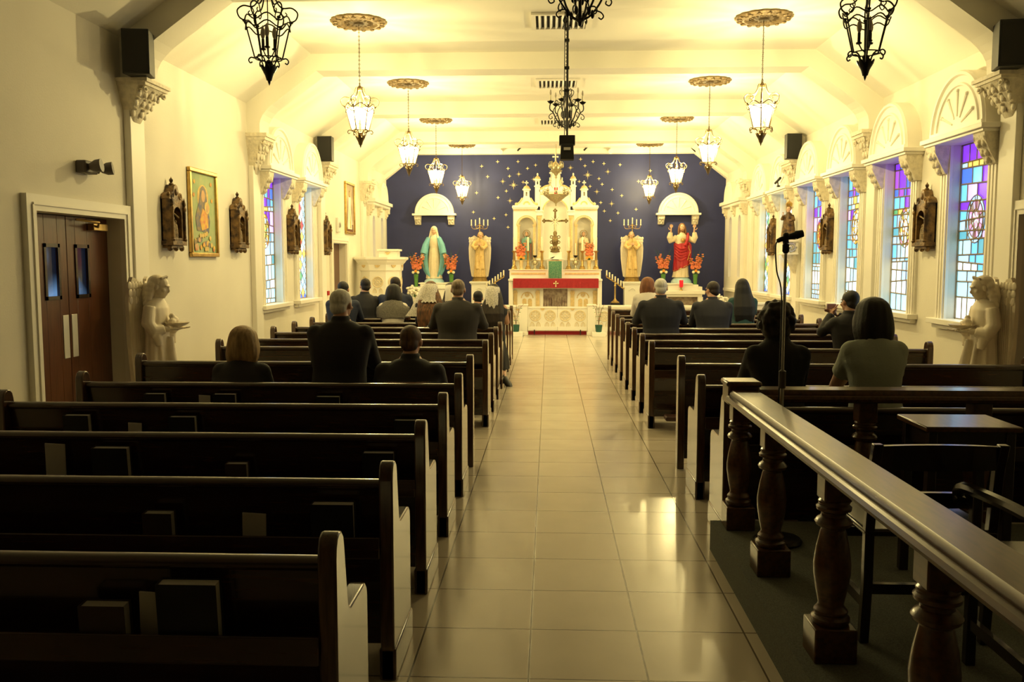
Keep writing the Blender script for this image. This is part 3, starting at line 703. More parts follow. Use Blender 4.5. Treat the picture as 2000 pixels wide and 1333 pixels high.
tag(MB().lathe([(0, -.05), (.04, -.05), (.06, -.03), (.065, 0), (0, 0)], n=16).build('smoke_detector', 'white_plastic', loc=(.1, 12.6, ZC)), 'small round smoke detector on the ceiling between two vents', 'smoke detector')

# ================================================================== THINGS ON THE WALLS
def speaker(x, y, z, yaw, label, wdt=.27, h=.45, d=.24):
    r = thing('loudspeaker', label, 'speaker', (x, y, z), yaw, 'speakers on the arch capitals')
    mb = MB(); mb.loft([[(-wdt / 2, -d / 2, a), (wdt / 2, -d / 2, a), (wdt / 2 * .8, d / 2, a), (-wdt / 2 * .8, d / 2, a)] for a in (0, h)]); mb.build('cabinet', 'black_plastic', r, bevel=.008)
    MB().box(-wdt / 2 + .02, wdt / 2 - .02, -d / 2 - .008, -d / 2 + .002, .02, h - .02).build('grille', 'speaker_grille', r)
    b = MB(); b.box(-.015, .015, d / 2, d / 2 + .12, h * .55, h * .6).box(-.015, .015, d / 2, d / 2 + .12, h * .25, h * .3); b.build('bracket', 'black_iron', r); return r
speaker(-3.85, 8.37, 3.385, .12, 'large black loudspeaker on the left capital nearest the camera', .25, .41)
speaker(4.14, 8.37, 3.385, -.12, 'large black loudspeaker on the right capital nearest the camera', .25, .41)
speaker(-3.88, 15.50, 3.385, -.1, 'black loudspeaker far along the left wall above a window', .26, .42, .2)
speaker(4.14, 15.50, 3.385, .1, 'black loudspeaker far along the right wall between arched tops', .26, .42, .2)

def emergency_light():
    r = thing('emergency_light', 'grey twin head emergency light on the wall above the brown doors', 'emergency light', (XL, 7.72, 2.47), -pi / 2)
    MB().box(-.10, .12, 0, .09, -.055, .055).build('housing', 'grey_plastic', r, bevel=.012)
    for x, a in ((-.17, -.7), (.06, -.3)):
        h = MB(); d = V(sin(a) * .5, 1, .15).normalized(); p = V(x, .1 if x > 0 else .08, .0)
        h.tube([p, p + d * .05, p + d * .10], [.03, .055, .058], 12); h.build('lamp_head', 'grey_plastic', r)
    MB().tube([(-.10, .05, -.02), (-.15, .07, -.03)], .012, 6).build('bracket', 'grey_plastic', r)
emergency_light()
r = thing('picture_lamp', 'short black lamp above the small crowned statue on the right wall', 'lamp', (XR - .25, 16.35, 2.985))
MB().box(-.02, .03, -.03, .03, 0, .03).build('foot', 'black_plastic', r)
MB().tube([(0, .0, .03), (-.02, -.05, .10)], .01, 6).build('bracket', 'black_plastic', r)
MB().tube([(-.02, .12, .08), (-.02, -.22, .14)], .022, 10).build('lamp_tube', 'black_plastic', r)

def station(x, y, s, label):
    r = thing('wall_shrine', label, 'wall shrine', (x, y, 1.79), pi / 2 if s > 0 else -pi / 2, 'carved wall shrines between the windows')
    mb = MB(); mb.arch(-.17, .17, .06, .52, -.10, .10, .11, .34, .0, .11)
    mb.box(-.17, .17, 0, .02, .06, .52)
    mb.build('frame', 'shrine_wood', r, bevel=.004)
    b = MB(); b.box(-.18, .18, 0, .13, .03, .075).box(-.15, .15, 0, .10, 0, .03)
    for t in (-.15, 0, .15): b.ell((t, .08, 0), (.03, .03, .035), 8, 5)
    b.build('base', 'shrine_wood', r, bevel=.004)
    for t in (-1, 1):
        c = MB(); c.tube([(t * .155, .12, .07), (t * .155, .12, .40)], .016, 8); c.lathe([(.022, .40), (.026, .43), (.012, .45), (.02, .47), (.008, .52), (0, .55)], (t * .155, .12, 0), 8); c.ell((t * .155, .12, .09), (.024, .024, .02), 8, 5)
        c.build('colonnette', 'shrine_wood', r)
    g = MB(); g.prism([(-.18, .52), (.18, .52), (.15, .57), (.07, .60), (.04, .66), (0, .68), (-.04, .66), (-.07, .60), (-.15, .57)], 'y', 0, .10)
    g.lathe([(.02, .66), (.028, .685), (.012, .70), (.02, .715), (.022, .73), (.006, .75), (0, .765)], (0, .05, 0), 8)
    for t in (-.1, .1): g.torus((t, .1, .555), .028, .010, 'y', 10, 5); g.ell((t * 1.5, .08, .57), (.02, .02, .03), 7, 5)
    g.ell((0, .10, .60), (.035, .02, .04), 8, 6); g.build('gable', 'shrine_wood', r, bevel=.003)
    fg = MB()
    for px, hh in ((-.05, .20), (.0, .24), (.055, .18), (.03, .12)):
        fg.lathe([(.03, .11), (.032, .16), (.022, .11 + hh * .7), (.012, .11 + hh * .78), (.017, .11 + hh * .9), (0, .11 + hh)], (px, .06, 0), 8)
    fg.tube([(-.08, .085, .33), (.08, .085, .38)], .010, 6)
    fg.build('figures', 'bronze_plaster', r); return r
s0 = station(XL, 9.44, -1, 'carved dark shrine on the left wall, left of the large green painting')
for y, lb in ((11.46, 'carved dark shrine on the left wall, right of the large green painting'), (13.92, 'carved dark shrine between the two stained glass windows on the left'), (15.98, 'carved dark shrine on the left wall beyond the diamond paned window')): dup(s0, (XL, y, 1.79), lb)
for y, lb in ((10.45, 'carved dark shrine on the right wall between the two windows nearest the camera'), (14.0, 'carved dark shrine on the right wall behind the microphone, nearer one'), (17.42, 'carved dark shrine far along the right wall, partly behind the microphone')): dup(s0, (XR, y, 1.79), lb, pi / 2)

def painting(y, z0, z1, wd, label, kind):
    r = thing('framed_painting', label, 'painting', (XL, y, z0), -pi / 2); H = z1 - z0; W = wd / 2
    f = MB()
    for a, b, c, d in ((-W, W, 0, .05), (-W, W, H - .05, H), (-W, -W + .05, .05, H - .05), (W - .05, W, .05, H - .05)): f.box(a, b, 0, .045, c, d)
    f.build('frame', 'gold_leaf', r, bevel=.01)
    p = MB(); p.mi(0).box(-W + .04, W - .04, 0, .015, .04, H - .04)
    def poly(m, pts, w): p.mi(m); k = p.add([(-u, w, z * H) for u, z in pts]); p.face(range(k, k + len(pts)))
    ov = lambda cu, cz, ru, rz, n=20: [(cu + ru * cos(2 * pi * i / n), cz + rz * sin(2 * pi * i / n)) for i in range(n)]
    if kind == 'green':
        mats = [tint('paint_green', (.30, .42, .22), col2=(.42, .46, .24), vscale=7), tint('paint_gold', (.74, .56, .22), col2=(.62, .42, .14), vscale=20), tint('paint_navy', (.34, .26, .14), col2=(.14, .15, .22), vscale=16), tint('paint_face', (.62, .38, .2)), tint('paint_rose', (.62, .2, .12), col2=(.75, .5, .1), vscale=14)]
        poly(1, ov(0, .68, .17, .15), .017); poly(2, [(-.2, .3), (-.24, .45), (-.13, .62), (-.08, .78), (0, .82), (.09, .78), (.13, .6), (.2, .42), (.16, .28)], .019); poly(3, ov(.0, .70, .055, .07), .021)
        poly(4, [(-.06, .3), (-.12, .42), (-.02, .56), (.12, .5), (.14, .34)], .021); poly(1, ov(.11, .57, .08, .07), .022); poly(3, ov(.11, .56, .035, .04), .023)
        for i in range(26): poly([4, 1, 3, 1, 2][i % 5], ov(-.3 + .6 * random.random(), .08 + .2 * random.random(), .035, .03, 8), .024 + i * .0001)
        for u, z in ((-.25, .85), (.25, .85), (-.27, .7), (.27, .66)): poly(4, ov(u, z, .03, .025, 8), .02)
    else:
        mats = [tint('paint_dusk', (.20, .13, .09), col2=(.55, .45, .32), vscale=2), tint('paint_white', (.80, .74, .62)), tint('paint_brown', (.14, .06, .03)), tint('paint_face', (.62, .38, .2)), tint('paint_rose', (.62, .2, .12), col2=(.75, .5, .1), vscale=14)]
        poly(1, [(-.2, .1), (-.1, .55), (-.09, .72), (.09, .72), (.1, .55), (.2, .1)], .017); poly(2, ov(0, .78, .07, .065), .018); poly(3, ov(0, .78, .045, .05), .019)
        poly(4, [(0, .55), (.02, .55), (.12, .12), (.02, .12)], .018); poly(2, [(-.3, .05), (.3, .05), (.3, .2), (-.3, .12)], .0165)
    p.build('canvas', mats, r, smooth=0)
painting(10.39, 1.70, 2.72, .84, 'large gold framed green painting of a robed figure with golden halo', 'green')
painting(18.15, 2.2, 3.25, .82, 'gold framed painting of a pale robed figure above the far left doorway', 'pale')
r = thing('wall_intercom', 'small white wall box left of the far pale figure painting', 'wall box', (XL, 17.1, 2.33), -pi / 2)
MB().box(-.09, .09, 0, .05, -.12, .16).build('housing', 'white_plastic', r, bevel=.01); MB().lathe([(0, 0), (.05, 0), (.05, .02), (0, .025)], n=14).xf(lambda p: (p[0], p[2] + .05, p[1] + .02)).build('dial', 'steel', r)
tag(MB().box(XL, XL + .03, 16.2, 16.32, 1.02, 1.1).build('fire_alarm', tint('alarm_red', (.4, .02, .02)), bevel=.004), 'small red alarm box low on the left wall by the far doorway', 'alarm')

# ================================================================== PEWS
PR = [(0, 0), (0, .80), (.006, .835), (.022, .862), (.048, .873), (.075, .868), (.098, .848), (.108, .815), (.118, .76), (.145, .625), (.158, .607), (.18, .60), (.36, .60), (.39, .595), (.412, .575), (.42, .545), (.42, 0)]
def make_pew(L, label, loc, screen=False):
    r = thing('pew' if not screen else 'pew_screen', label, 'pew' if not screen else 'pew screen', loc, group='dark wooden pews' if not screen else 'panels in front of the pew blocks')
    h = L / 2
    if screen:
        for t in (-1, 1):
            a, b = sorted((t * h, t * (h - .055))); MB().prism([(0, 0), (0, .84), (.006, .872), (.022, .897), (.048, .908), (.075, .90), (.098, .88), (.108, .85), (.108, 0)], 'x', a, b).build('end_panel', 'pew_wood_end', r, bevel=.006)
        MB().box(-h + .05, h - .05, .035, .065, .08, .82).build('panel', 'pew_wood', r)
        MB().tube([(-h + .05, .05, .82), (h - .05, .05, .82)], .034, 12, flat=.75).build('top_rail', 'pew_wood', r)
        MB().box(-h + .05, h - .05, .02, .03, .60, .63).build('ledge', 'pew_wood', r)
        return r
    for t in (-1, 1):
        a, b = sorted((t * h, t * (h - .055))); e = MB().prism(PR, 'x', a, b).build('end_panel', 'pew_wood_end', r, bevel=.007)
        p = MB(); p.box(a - .006, b + .006, .0, .43, 0, .13); p.build('foot_block', 'pew_wood_end', e, bevel=.008)
    e = h - .05
    MB().hexa([(-e, .115, .36), (e, .115, .36), (e, .14, .36), (-e, .14, .36), (-e, .05, .785), (e, .05, .785), (e, .075, .785), (-e, .075, .785)]).build('backrest', 'pew_wood', r, smooth=0)
    MB().tube([(-e, .062, .775), (e, .062, .775)], .032, 14, flat=.7).build('top_rail', 'pew_wood', r)
    MB().box(-e, e, .11, .50, .415, .445).build('seat', 'pew_wood', r, bevel=.01)
    MB().box(-e, e, .12, .145, .10, .415).build('skirt', 'pew_wood', r)
    MB().box(-e, e, -.012, .10, .505, .52).box(-e, e, -.024, -.01, .50, .585).build('book_rack', 'pew_wood', r, bevel=.004)
    k = MB(); k.box(-e + .08, e - .08, -.30, -.13, .125, .17); k = k.build('kneeler', 'kneeler_vinyl', r, bevel=.015)
    q = MB()
    for t in (-e + .25, 0, e - .25): q.box(t - .02, t + .02, -.25, -.20, 0, .125); q.tube([(t, -.2, .11), (t, .12, .12)], .012, 6)
    q.build('kneeler_frame', 'black_iron', k)
    return r
LX0, LX1, RX0, RX1 = -3.34, -.60, 1.0, 3.72
PY_NEAR = [2.42, 3.33, 4.235, 5.15, 6.06]; PY_FAR = [8.69, 9.57, 10.45, 11.33, 12.2, 13.08, 13.95]
lx, rx = (LX0 + LX1) / 2, (RX0 + RX1) / 2
pew0 = None
for side, x in (('left', lx), ('right', rx)):
    for i, y in enumerate(PY_NEAR):
        if side == 'right' and i < 3: continue
        lb = f'dark wooden pew left of the aisle, {"nearest the camera" if i == 0 else ORD[i] + " from the camera"}' if side == 'left' else ['dark wooden pew right of the aisle, just behind the turned railing', 'dark wooden pew right of the aisle, second beyond the turned railing'][i - 3]
        xx = x if side == 'left' else x + .035
        if pew0 is None: pew0 = make_pew(LX1 - LX0, lb, (xx, y, 0))
        else:
            c = dup(pew0, (xx, y, 0), lb)
            if side == 'right' and i == 3:      # the carpeted platform leaves no room for a kneeler behind this one
                for k in [k for k in c.children if k.name.startswith('kneeler')]:
                    for q in list(k.children): bpy.data.objects.remove(q)
                    bpy.data.objects.remove(k)
    for i, y in enumerate(PY_FAR):
        dup(pew0, (x, y, 0), f'dark wooden pew {side} of the aisle, {ORD[i]} row beyond the cross aisle')
sc0 = make_pew(LX1 - LX0, 'dark panel ending the near pew block at the cross aisle, left side', (lx, 6.97, 0), True)
dup(sc0, (rx + .035, 6.97, 0), 'dark panel ending the near pew block at the cross aisle, right side')
dup(sc0, (lx, 14.83, 0), 'dark panel in front of the first pews before the altar, left side'); dup(sc0, (rx, 14.83, 0), 'dark panel in front of the first pews before the altar, right side')

# ---- hymnals and cards in the racks
def hymnal(x0, x1, ztop, py, label, cover='book_black', first=[None]):
    W = min(x1 - x0, .175); Hh = max(.12, ztop - .52)
    r = thing('hymnal', label, 'book', ((x0 + x1) / 2, py - .002, .522), group='hymnals in the pew racks'); a = .08
    r.rotation_euler = (a, 0, 0); t = .046
    c = MB(); c.box(-W / 2, W / 2, 0, .004, 0, Hh).box(-W / 2, W / 2, t, t + .004, 0, Hh).box(-W / 2 - .004, -W / 2, 0, t + .004, 0, Hh); c.build('cover', cover, r)
    MB().box(-W / 2, W / 2 - .006, .004, t, .004, Hh - .004).build('pages', 'paper_edge', r); return r
def leaflet(x0, x1, ztop, py, label):
    r = tag(MB().box(-(x1 - x0) / 2, (x1 - x0) / 2, 0, .006, 0, max(.08, ztop - .52)).build('card', 'card', loc=((x0 + x1) / 2, py + .045, .522), bevel=.002), label, 'card', 'cards in the pew racks')
    r.rotation_euler = (.10, .05, 0)
RW = ['nearest left pew', 'second left pew', 'third left pew', 'fourth left pew', 'fifth left pew']
hymnal(-1.345, -1.215, .66, 2.42, 'dim brown book left of the white card in the nearest left pew rack', 'book_brown')
leaflet(-1.196, -1.12, .69, 2.42, 'pale card beside the big black book in the nearest left pew rack')
hymnal(-1.114, -.943, .73, 2.42, 'big black book with pale page edges in the nearest left pew rack')
hymnal(-1.581, -1.471, .665, 3.33, 'dim small book left of the white card in the second left pew rack', 'book_brown')
leaflet(-1.21, -1.115, .66, 3.33, 'white card in the middle of the second left pew rack')
hymnal(-.915, -.753, .71, 3.33, 'black book by the aisle end of the second left pew rack')
leaflet(-2.527, -2.424, .74, 4.235, 'white card standing at the far left of the third left pew rack')
hymnal(-2.255, -2.081, .727, 4.235, 'black book beside the white card in the third left pew rack')
hymnal(-1.587, -1.486, .652, 4.235, 'small brown book low in the middle of the third left pew rack', 'book_brown')
hymnal(-.904, -.754, .714, 4.235, 'black book by the aisle end of the third left pew rack')
hymnal(-2.911, -2.761, .725, 5.15, 'black book at the far left of the fourth left pew rack')
leaflet(-2.546, -2.462, .675, 5.15, 'low card between two black books in the fourth left pew rack')
hymnal(-2.265, -2.111, .72, 5.15, 'black book right of the low card in the fourth left pew rack')
hymnal(-.91, -.753, .709, 5.15, 'black book by the aisle end of the fourth left pew rack')
hymnal(-2.838, -2.696, .719, 6.06, 'black book at the far left of the fifth left pew rack')
leaflet(-2.475, -2.392, .706, 6.06, 'low card between two books in the fifth left pew rack')
hymnal(-2.344, -2.192, .719, 6.06, 'black book just right of the low card in the fifth left pew rack')
hymnal(-1.617, -1.456, .706, 6.06, 'black book rightmost in the fifth left pew rack')

# ================================================================== BALUSTRADE AND PLATFORM THINGS
bal = thing('balustrade', 'dark turned wood railing with thick polished handrail around the right platform', 'railing', (1.06, 4.88, .17))
RP = [(-.075, .715), (-.095, .722), (-.103, .738), (-.097, .752), (-.08, .757), (-.078, .768), (-.066, .785), (.066, .785), (.078, .768), (.08, .757), (.097, .752), (.103, .738), (.095, .722), (.075, .715)]
MB().prism(RP, 'y', -.09, -6.8).build('handrail', 'rail_wood', bal, smooth=25)
MB().prism(RP, 'x', .09, 3.315).build('handrail', 'rail_wood', bal, smooth=25)
mb = MB(); mb.box(-.085, .085, -.085, .085, .70, .825).box(-.095, .095, -.095, .095, .80, .83); mb.build('newel_cap', 'rail_wood', bal, bevel=.012)
bp = MB(); bp.box(-.078, .078, -.078, .078, 0, .13).box(-.05, .05, -.05, .05, .60, .72)
bp.lathe([(.062, .13), (.07, .142), (.07, .155), (.055, .165), (.064, .178), (.05, .195), (.046, .205), (.058, .26), (.067, .32), (.068, .36), (.06, .42), (.047, .48), (.042, .495), (.062, .505), (.068, .518), (.06, .53), (.046, .54), (.044, .555), (.062, .563), (.064, .575), (.052, .585), (.06, .593), (.05, .605), (0, .605)], n=24)
bm_ = bp.mesh('baluster', 'rail_wood', 35)
for (x, y) in [(0, 0), (0, -.72), (0, -1.62), (0, -2.50), (0, -3.38), (.68, 0), (1.29, 0), (1.9, 0), (2.51, 0), (3.12, 0)]:
    o = bpy.data.objects.new('baluster', bm_); COL.objects.link(o); o.parent = bal; o.location = (x, y, 0)
    b = o.modifiers.new('bevel', 'BEVEL'); b.width = .006; b.segments = 2; b.limit_method = 'ANGLE'; b.angle_limit = radians(60)

ms = thing('microphone_stand', 'tall chrome microphone stand with black microphone behind the railing corner', 'microphone stand', (1.215, 4.62, .17))
MB().lathe([(0, 0), (.12, 0), (.125, .012), (.115, .025), (.03, .035), (0, .035)], n=24).build('base', 'black_iron', ms)
MB().tube([(0, 0, .03), (0, 0, .86)], .0115, 10).build('lower_pole', 'steel', ms); MB().tube([(0, 0, .86), (0, 0, 1.575)], .008, 10).build('upper_pole', 'steel', ms)
MB().lathe([(.012, .82), (.019, .825), (.019, .91), (.012, .915)], n=12).build('clutch', 'grey_plastic', ms)
MB().lathe([(.010, 1.52), (.018, 1.53), (.018, 1.565), (.010, 1.57)], n=12).tube([(0, 0, 1.57), (-.004, 0, 1.6)], .016, 8).build('mic_clip', 'black_plastic', ms)
MB().tube([(-.045, .0, 1.582), (-.03, 0, 1.59), (.02, 0, 1.606), (.045, 0, 1.612), (.052, 0, 1.614), (.085, 0, 1.622)], [.010, .012, .015, .017, .022, .018], 12).ell((0, 0, 1.605), (.02, .02, .022), 10, 6).build('microphone', 'black_plastic', ms)
MB().tube(spline([(-.045, 0, 1.582), (-.052, 0, 1.55), (-.042, .005, 1.43), (-.012, .012, 1.3), (-.012, .01, .9), (-.012, .01, .4), (-.02, .02, .03)]), .0038, 6).build('cable', 'black_plastic', ms)

def wood_chair(loc, rz, label, arms=False):
    r = thing('armchair' if arms else 'wooden_chair', label, 'chair', loc, rz, None); W = .23
    for t in (-1, 1):
        MB().loft([[(t * W - .018, -.24 + d - .018, z), (t * W + .018, -.24 + d - .018, z), (t * W + .018, -.24 + d + .018, z), (t * W - .018, -.24 + d + .018, z)] for d, z in [(.05, 0), (.03, .25), (.03, .45), (.0, .7), (-.03, .80)]]).build('leg', 'chair_wood', r, bevel=.004)
        MB().box(t * W - .018, t * W + .018, .19, .226, 0, .43 if not arms else .64).build('leg', 'chair_wood', r, bevel=.004)
        if arms:
            MB().tube(spline([(t * W, -.25, .66), (t * W * 1.1, -.05, .67), (t * W * 1.15, .15, .665), (t * W * 1.15, .25, .65), (t * W * 1.15, .275, .615), (t * W * 1.15, .25, .60)]), .022, 8).build('armrest', 'chair_wood', r)
    MB().box(-W - .02, W + .02, -.23, .24, .43, .46).build('seat', 'chair_wood', r, bevel=.012)
    for z, h in ((.70, .09), (.56, .05)):
        n = 8; b = MB()
        for i in range(n):
            a, c = -W + 2 * W * i / n, -W + 2 * W * (i + 1) / n; f = lambda q: -.255 - .03 * (1 - (q / W) ** 2)
            b.hexa([(a, f(a), z), (c, f(c), z), (c, f(c) + .022, z), (a, f(a) + .022, z), (a, f(a) - .012, z + h + .012 * (1 - (a / W) ** 2)), (c, f(c) - .012, z + h + .012 * (1 - (c / W) ** 2)), (c, f(c) + .01, z + h + .012 * (1 - (c / W) ** 2)), (a, f(a) + .01, z + h + .012 * (1 - (a / W) ** 2))])
        b.build('back_slat', 'chair_wood', r)
    st = MB()
    for t in (-1, 1): st.box(t * W - .012, t * W + .012, -.2, .2, .14, .18)
    st.box(-W, W, -.215, -.19, .20, .24).box(-W, W, .20, .215, .30, .34); st.build('stretcher', 'chair_wood', r); return r
wood_chair((1.46, 3.58, .17), 0, 'dark wooden chair standing behind the railing with its back to the camera')
wood_chair((1.78, 3.0, .17), .0, 'dark wooden armchair behind the railing at the right edge, with scrolled arms', True)
tb = thing('small_table', 'small dark wooden table with a bluish glossy top behind the railing', 'table', (1.88, 4.10, .17))
MB().box(-.21, .21, -.17, .17, .725, .75).build('table_top', 'rail_wood', tb, bevel=.006)
for x in (-.17, .17):
    for y in (-.13, .13): MB().box(x - .02, x + .02, y - .02, y + .02, 0, .725).build('leg', 'chair_wood', tb, bevel=.003)
MB().box(-.17, .17, -.14, .14, .64, .725).build('apron', 'chair_wood', tb)
# ================================================================== THE ALTAR END
AX = .15
mirx = lambda x: 2 * AX - x
def rose(mb, x, y, z, R, axis='y', gold=None):
    """round traceried window in relief with a pair of small pointed arches under it"""
    mb.torus((x, y, z), R, R * .13, 'y', 20, 5); mb.torus((x, y, z), R * .28, R * .10, 'y', 12, 5)
    for i in range(8):
        a = pi / 8 + i * pi / 4; mb.tube([(x + R * .3 * cos(a), y, z + R * .3 * sin(a)), (x + R * cos(a), y, z + R * sin(a))], R * .07, 4)
        a += pi / 8; mb.torus((x + R * .78 * cos(a), y, z + R * .78 * sin(a)), R * .17, R * .05, 'y', 8, 4)
    for t in (-.5, .5):
        w = R * .34; zb = z - R * 2.2
        mb.tube([(x + t * R * 1.2 - w, y, zb), (x + t * R * 1.2 - w, y, zb + R * .45), (x + t * R * 1.2 - w * .6, y, zb + R * .8), (x + t * R * 1.2, y, zb + R), (x + t * R * 1.2 + w * .6, y, zb + R * .8), (x + t * R * 1.2 + w, y, zb + R * .45), (x + t * R * 1.2 + w, y, zb)], R * .07, 4)
        mb.tube([(x + t * R * 1.2, y, zb), (x + t * R * 1.2, y, zb + R * .8)], R * .05, 4)
def cross(mb, x, y, z0, h, r):
    mb.tube([(x, y, z0), (x, y, z0 + h)], r, 6); mb.tube([(x - h * .3, y, z0 + h * .64), (x + h * .3, y, z0 + h * .64)], r, 6)
    for p in ((x, y, z0 + h), (x - h * .3, y, z0 + h * .64), (x + h * .3, y, z0 + h * .64)): mb.ell(p, r * 1.7, 8, 5)
# ---- retable
rt = thing('retable', 'tall white and gold carved altarpiece with domed turrets before the blue starry wall', 'altarpiece', (AX, 21.9, .15))
MB().box(-.86, mirx(-.86), 21.75, 22.38, .15, 1.45).build('base', 'altar_white', rt, world=True)
for s in (0, 1):
    f = (lambda x: x) if s == 0 else mirx
    X = lambda a, b: (min(f(a), f(b)), max(f(a), f(b)))
    mb = MB(); a, b = X(-.87, -.30); na, nb = X(-.735, -.365)
    mb.arch(a, b, 1.45, 2.97, na, nb, 1.68, 2.52, 21.72, 22.02, 14); mb.box(a, b, 22.02, 22.38, 1.45, 2.97); mb.build('side_bay', 'altar_white', rt, world=True, smooth=30)
    c = (na + nb) / 2; R = (nb - na) / 2
    mb = MB(); mb.torus((c, 21.71, 2.52), R + .012, .014, 'y', 20, 6, 0, pi); mb.torus((c, 21.715, 2.52), R + .05, .010, 'y', 20, 6, 0, pi)
    for q in (na - .005, nb + .005): mb.box(q - .028, q + .028, 21.69, 21.72, 1.68, 2.50); mb.box(q - .04, q + .04, 21.68, 21.72, 2.50, 2.54)
    mb.box(a, b, 21.69, 21.72, 2.88, 2.90); mb.build('gold_moulding', 'altar_gold', rt, world=True)
    mb = MB(); mb.box(a - .03, b + .03, 21.66, 22.38, 2.94, 2.98).box(a - .015, b + .015, 21.68, 22.38, 2.91, 2.94).box(a - .02, b + .02, 21.67, 22.38, 2.98, 3.0)
    rings = []
    for z, h in ((3.0, .25), (3.03, .22), (3.08, .16), (3.14, .11), (3.2, .08), (3.22, .075)): rings.append([(c - h, 21.75, z), (c + h, 21.75, z), (c + h, 21.75 + h * 2, z), (c - h, 21.75 + h * 2, z)])
    mb.loft(rings); mb.build('bay_roof', 'altar_white', rt, world=True, bevel=.005)
    mb = MB()
    for t in (-1, 1):
        mb.tube(spline([(c + t * .25, 21.75, 3.02), (c + t * .17, 21.75, 3.08), (c + t * .10, 21.75, 3.18)]), .022, 6); mb.ell((c + t * .245, 21.75, 3.035), .04, 10, 6)
    mb.torus((c, 21.75, 3.02), .07, .02, 'y', 14, 5, 0, pi); mb.build('scrollwork', 'altar_gold', rt, world=True)
    mb = MB(); mb.arch(c - .07, c + .07, 3.2, 3.37, c - .022, c + .022, 3.23, 3.31, 21.77, 21.80, 6); mb.box(c - .07, c + .07, 21.84, 21.9, 3.2, 3.37); mb.box(c - .07, c - .05, 21.8, 21.84, 3.2, 3.37); mb.box(c + .05, c + .07, 21.8, 21.84, 3.2, 3.37)
    mb.lathe([(.06, 3.36), (.095, 3.37), (.105, 3.385), (.10, 3.405), (.0, 3.41)], (c, 21.83, 0), 16); tu = mb.build('turret', 'altar_white', rt, world=True)
    mb = MB(); mb.lathe([(.085, 0), (.08, .03), (.055, .065), (.02, .085), (0, .09)], (c - AX, 21.83 - 21.9, 3.405 - .15), 16); mb.build('dome', 'altar_gold', tu)
    mb = MB(); cross(mb, c - AX, 21.83 - 21.9, 3.49 - .15, .10, .011); mb.build('cross', 'altar_white', tu)
    # gold column and pinnacle flanking the middle bay
    c = f(-.235); mb = MB(); mb.tube([(c, 21.66, 1.78), (c, 21.66, 2.66)], [.038, .034], 14); mb.lathe([(.055, 1.72), (.055, 1.76), (.042, 1.79), (.036, 1.80)], (c, 21.66, 0), 14); mb.lathe([(.034, 2.64), (.05, 2.68), (.062, 2.73), (.062, 2.75)], (c, 21.66, 0), 14)
    mb.build('column', 'altar_gold', rt, world=True)
    mb = MB(); q = X(f(c) - .07 if False else -.31, -.16); mb.box(q[0], q[1], 21.58, 21.75, 1.45, 1.72); mb.box(q[0], q[1], 21.58, 22.0, 2.75, 2.84); mb.box(q[0] - .02, q[1] + .02, 21.56, 22.0, 2.84, 2.88); mb.box(q[0] + .02, q[1] - .0, 21.72, 22.3, 1.72, 2.76); mb.build('pier', 'altar_white', rt, world=True, bevel=.004)
    c = f(-.283); mb = MB(); mb.box(c - .06, c + .06, 21.74, 21.86, 2.98, 3.46); mb.lathe([(.06, 3.44), (.085, 3.46), (.085, 3.48), (.055, 3.49), (.055, 3.60), (.08, 3.61), (.08, 3.64), (0, 3.645)], (c, 21.8, 0), 14); mb.ell((c, 21.8, 3.75), (.022, .022, .04), 8, 6)
    pn = mb.build('pinnacle', 'altar_white', rt, world=True)
    MB().lathe([(.07, 3.49), (.06, 3.53), (.03, 3.56), (.012, 3.58), (0, 3.585)], (c - AX, -.1, 0), 14).build('dome', 'altar_gold', pn)
    MB().box(c - AX - .014, c - AX + .014, -.162, -.15, 3.36, 3.43).build('opening', 'dark_void', pn)
mb = MB(); mb.arch(-.22, mirx(-.22), 1.45, 3.36, -.13, mirx(-.13), 1.72, 2.86, 21.78, 22.06, 18); mb.box(-.22, mirx(-.22), 22.06, 22.38, 1.45, 3.36); mb.build('middle_bay', 'altar_white', rt, world=True, smooth=30)
mb = MB(); mb.torus((AX, 21.775, 2.86), .30, .016, 'y', 24, 6, 0, pi); mb.box(-.2, mirx(-.2), 21.75, 21.78, 3.27, 3.29)
for t in (-1, 1): mb.tube(spline([(AX + t * .36, 21.8, 3.38), (AX + t * .25, 21.8, 3.46), (AX + t * .13, 21.8, 3.5), (AX + t * .11, 21.8, 3.62)]), .03, 6); mb.ell((AX + t * .34, 21.8, 3.40), .045, 8, 6)
mb.build('gold_moulding', 'altar_gold', rt, world=True)
mb = MB(); mb.box(-.24, mirx(-.24), 21.74, 22.38, 3.33, 3.38)
mb.loft([[(AX - h, 21.78, z), (AX + h, 21.78, z), (AX + h, 21.78 + min(h * 2, .5), z), (AX - h, 21.78 + min(h * 2, .5), z)] for z, h in ((3.38, .36), (3.44, .27), (3.48, .16), (3.6, .12), (3.78, .11))])
mb.lathe([(.11, 3.76), (.15, 3.78), (.15, 3.81), (.1, 3.82), (.1, 3.9), (.13, 3.91), (.13, 3.93), (0, 3.94)], (AX, 21.9, 0), 16); top = mb.build('crown_turret', 'altar_white', rt, world=True)
MB().lathe([(.11, 3.93), (.10, 3.98), (.06, 4.04), (.02, 4.07), (0, 4.075)], (AX, 21.9, 0), 16).build('dome', 'altar_gold', rt, world=True)
mb = MB(); cross(mb, AX, 21.9, 4.07, .18, .014); mb.build('cross', 'altar_white', rt, world=True)
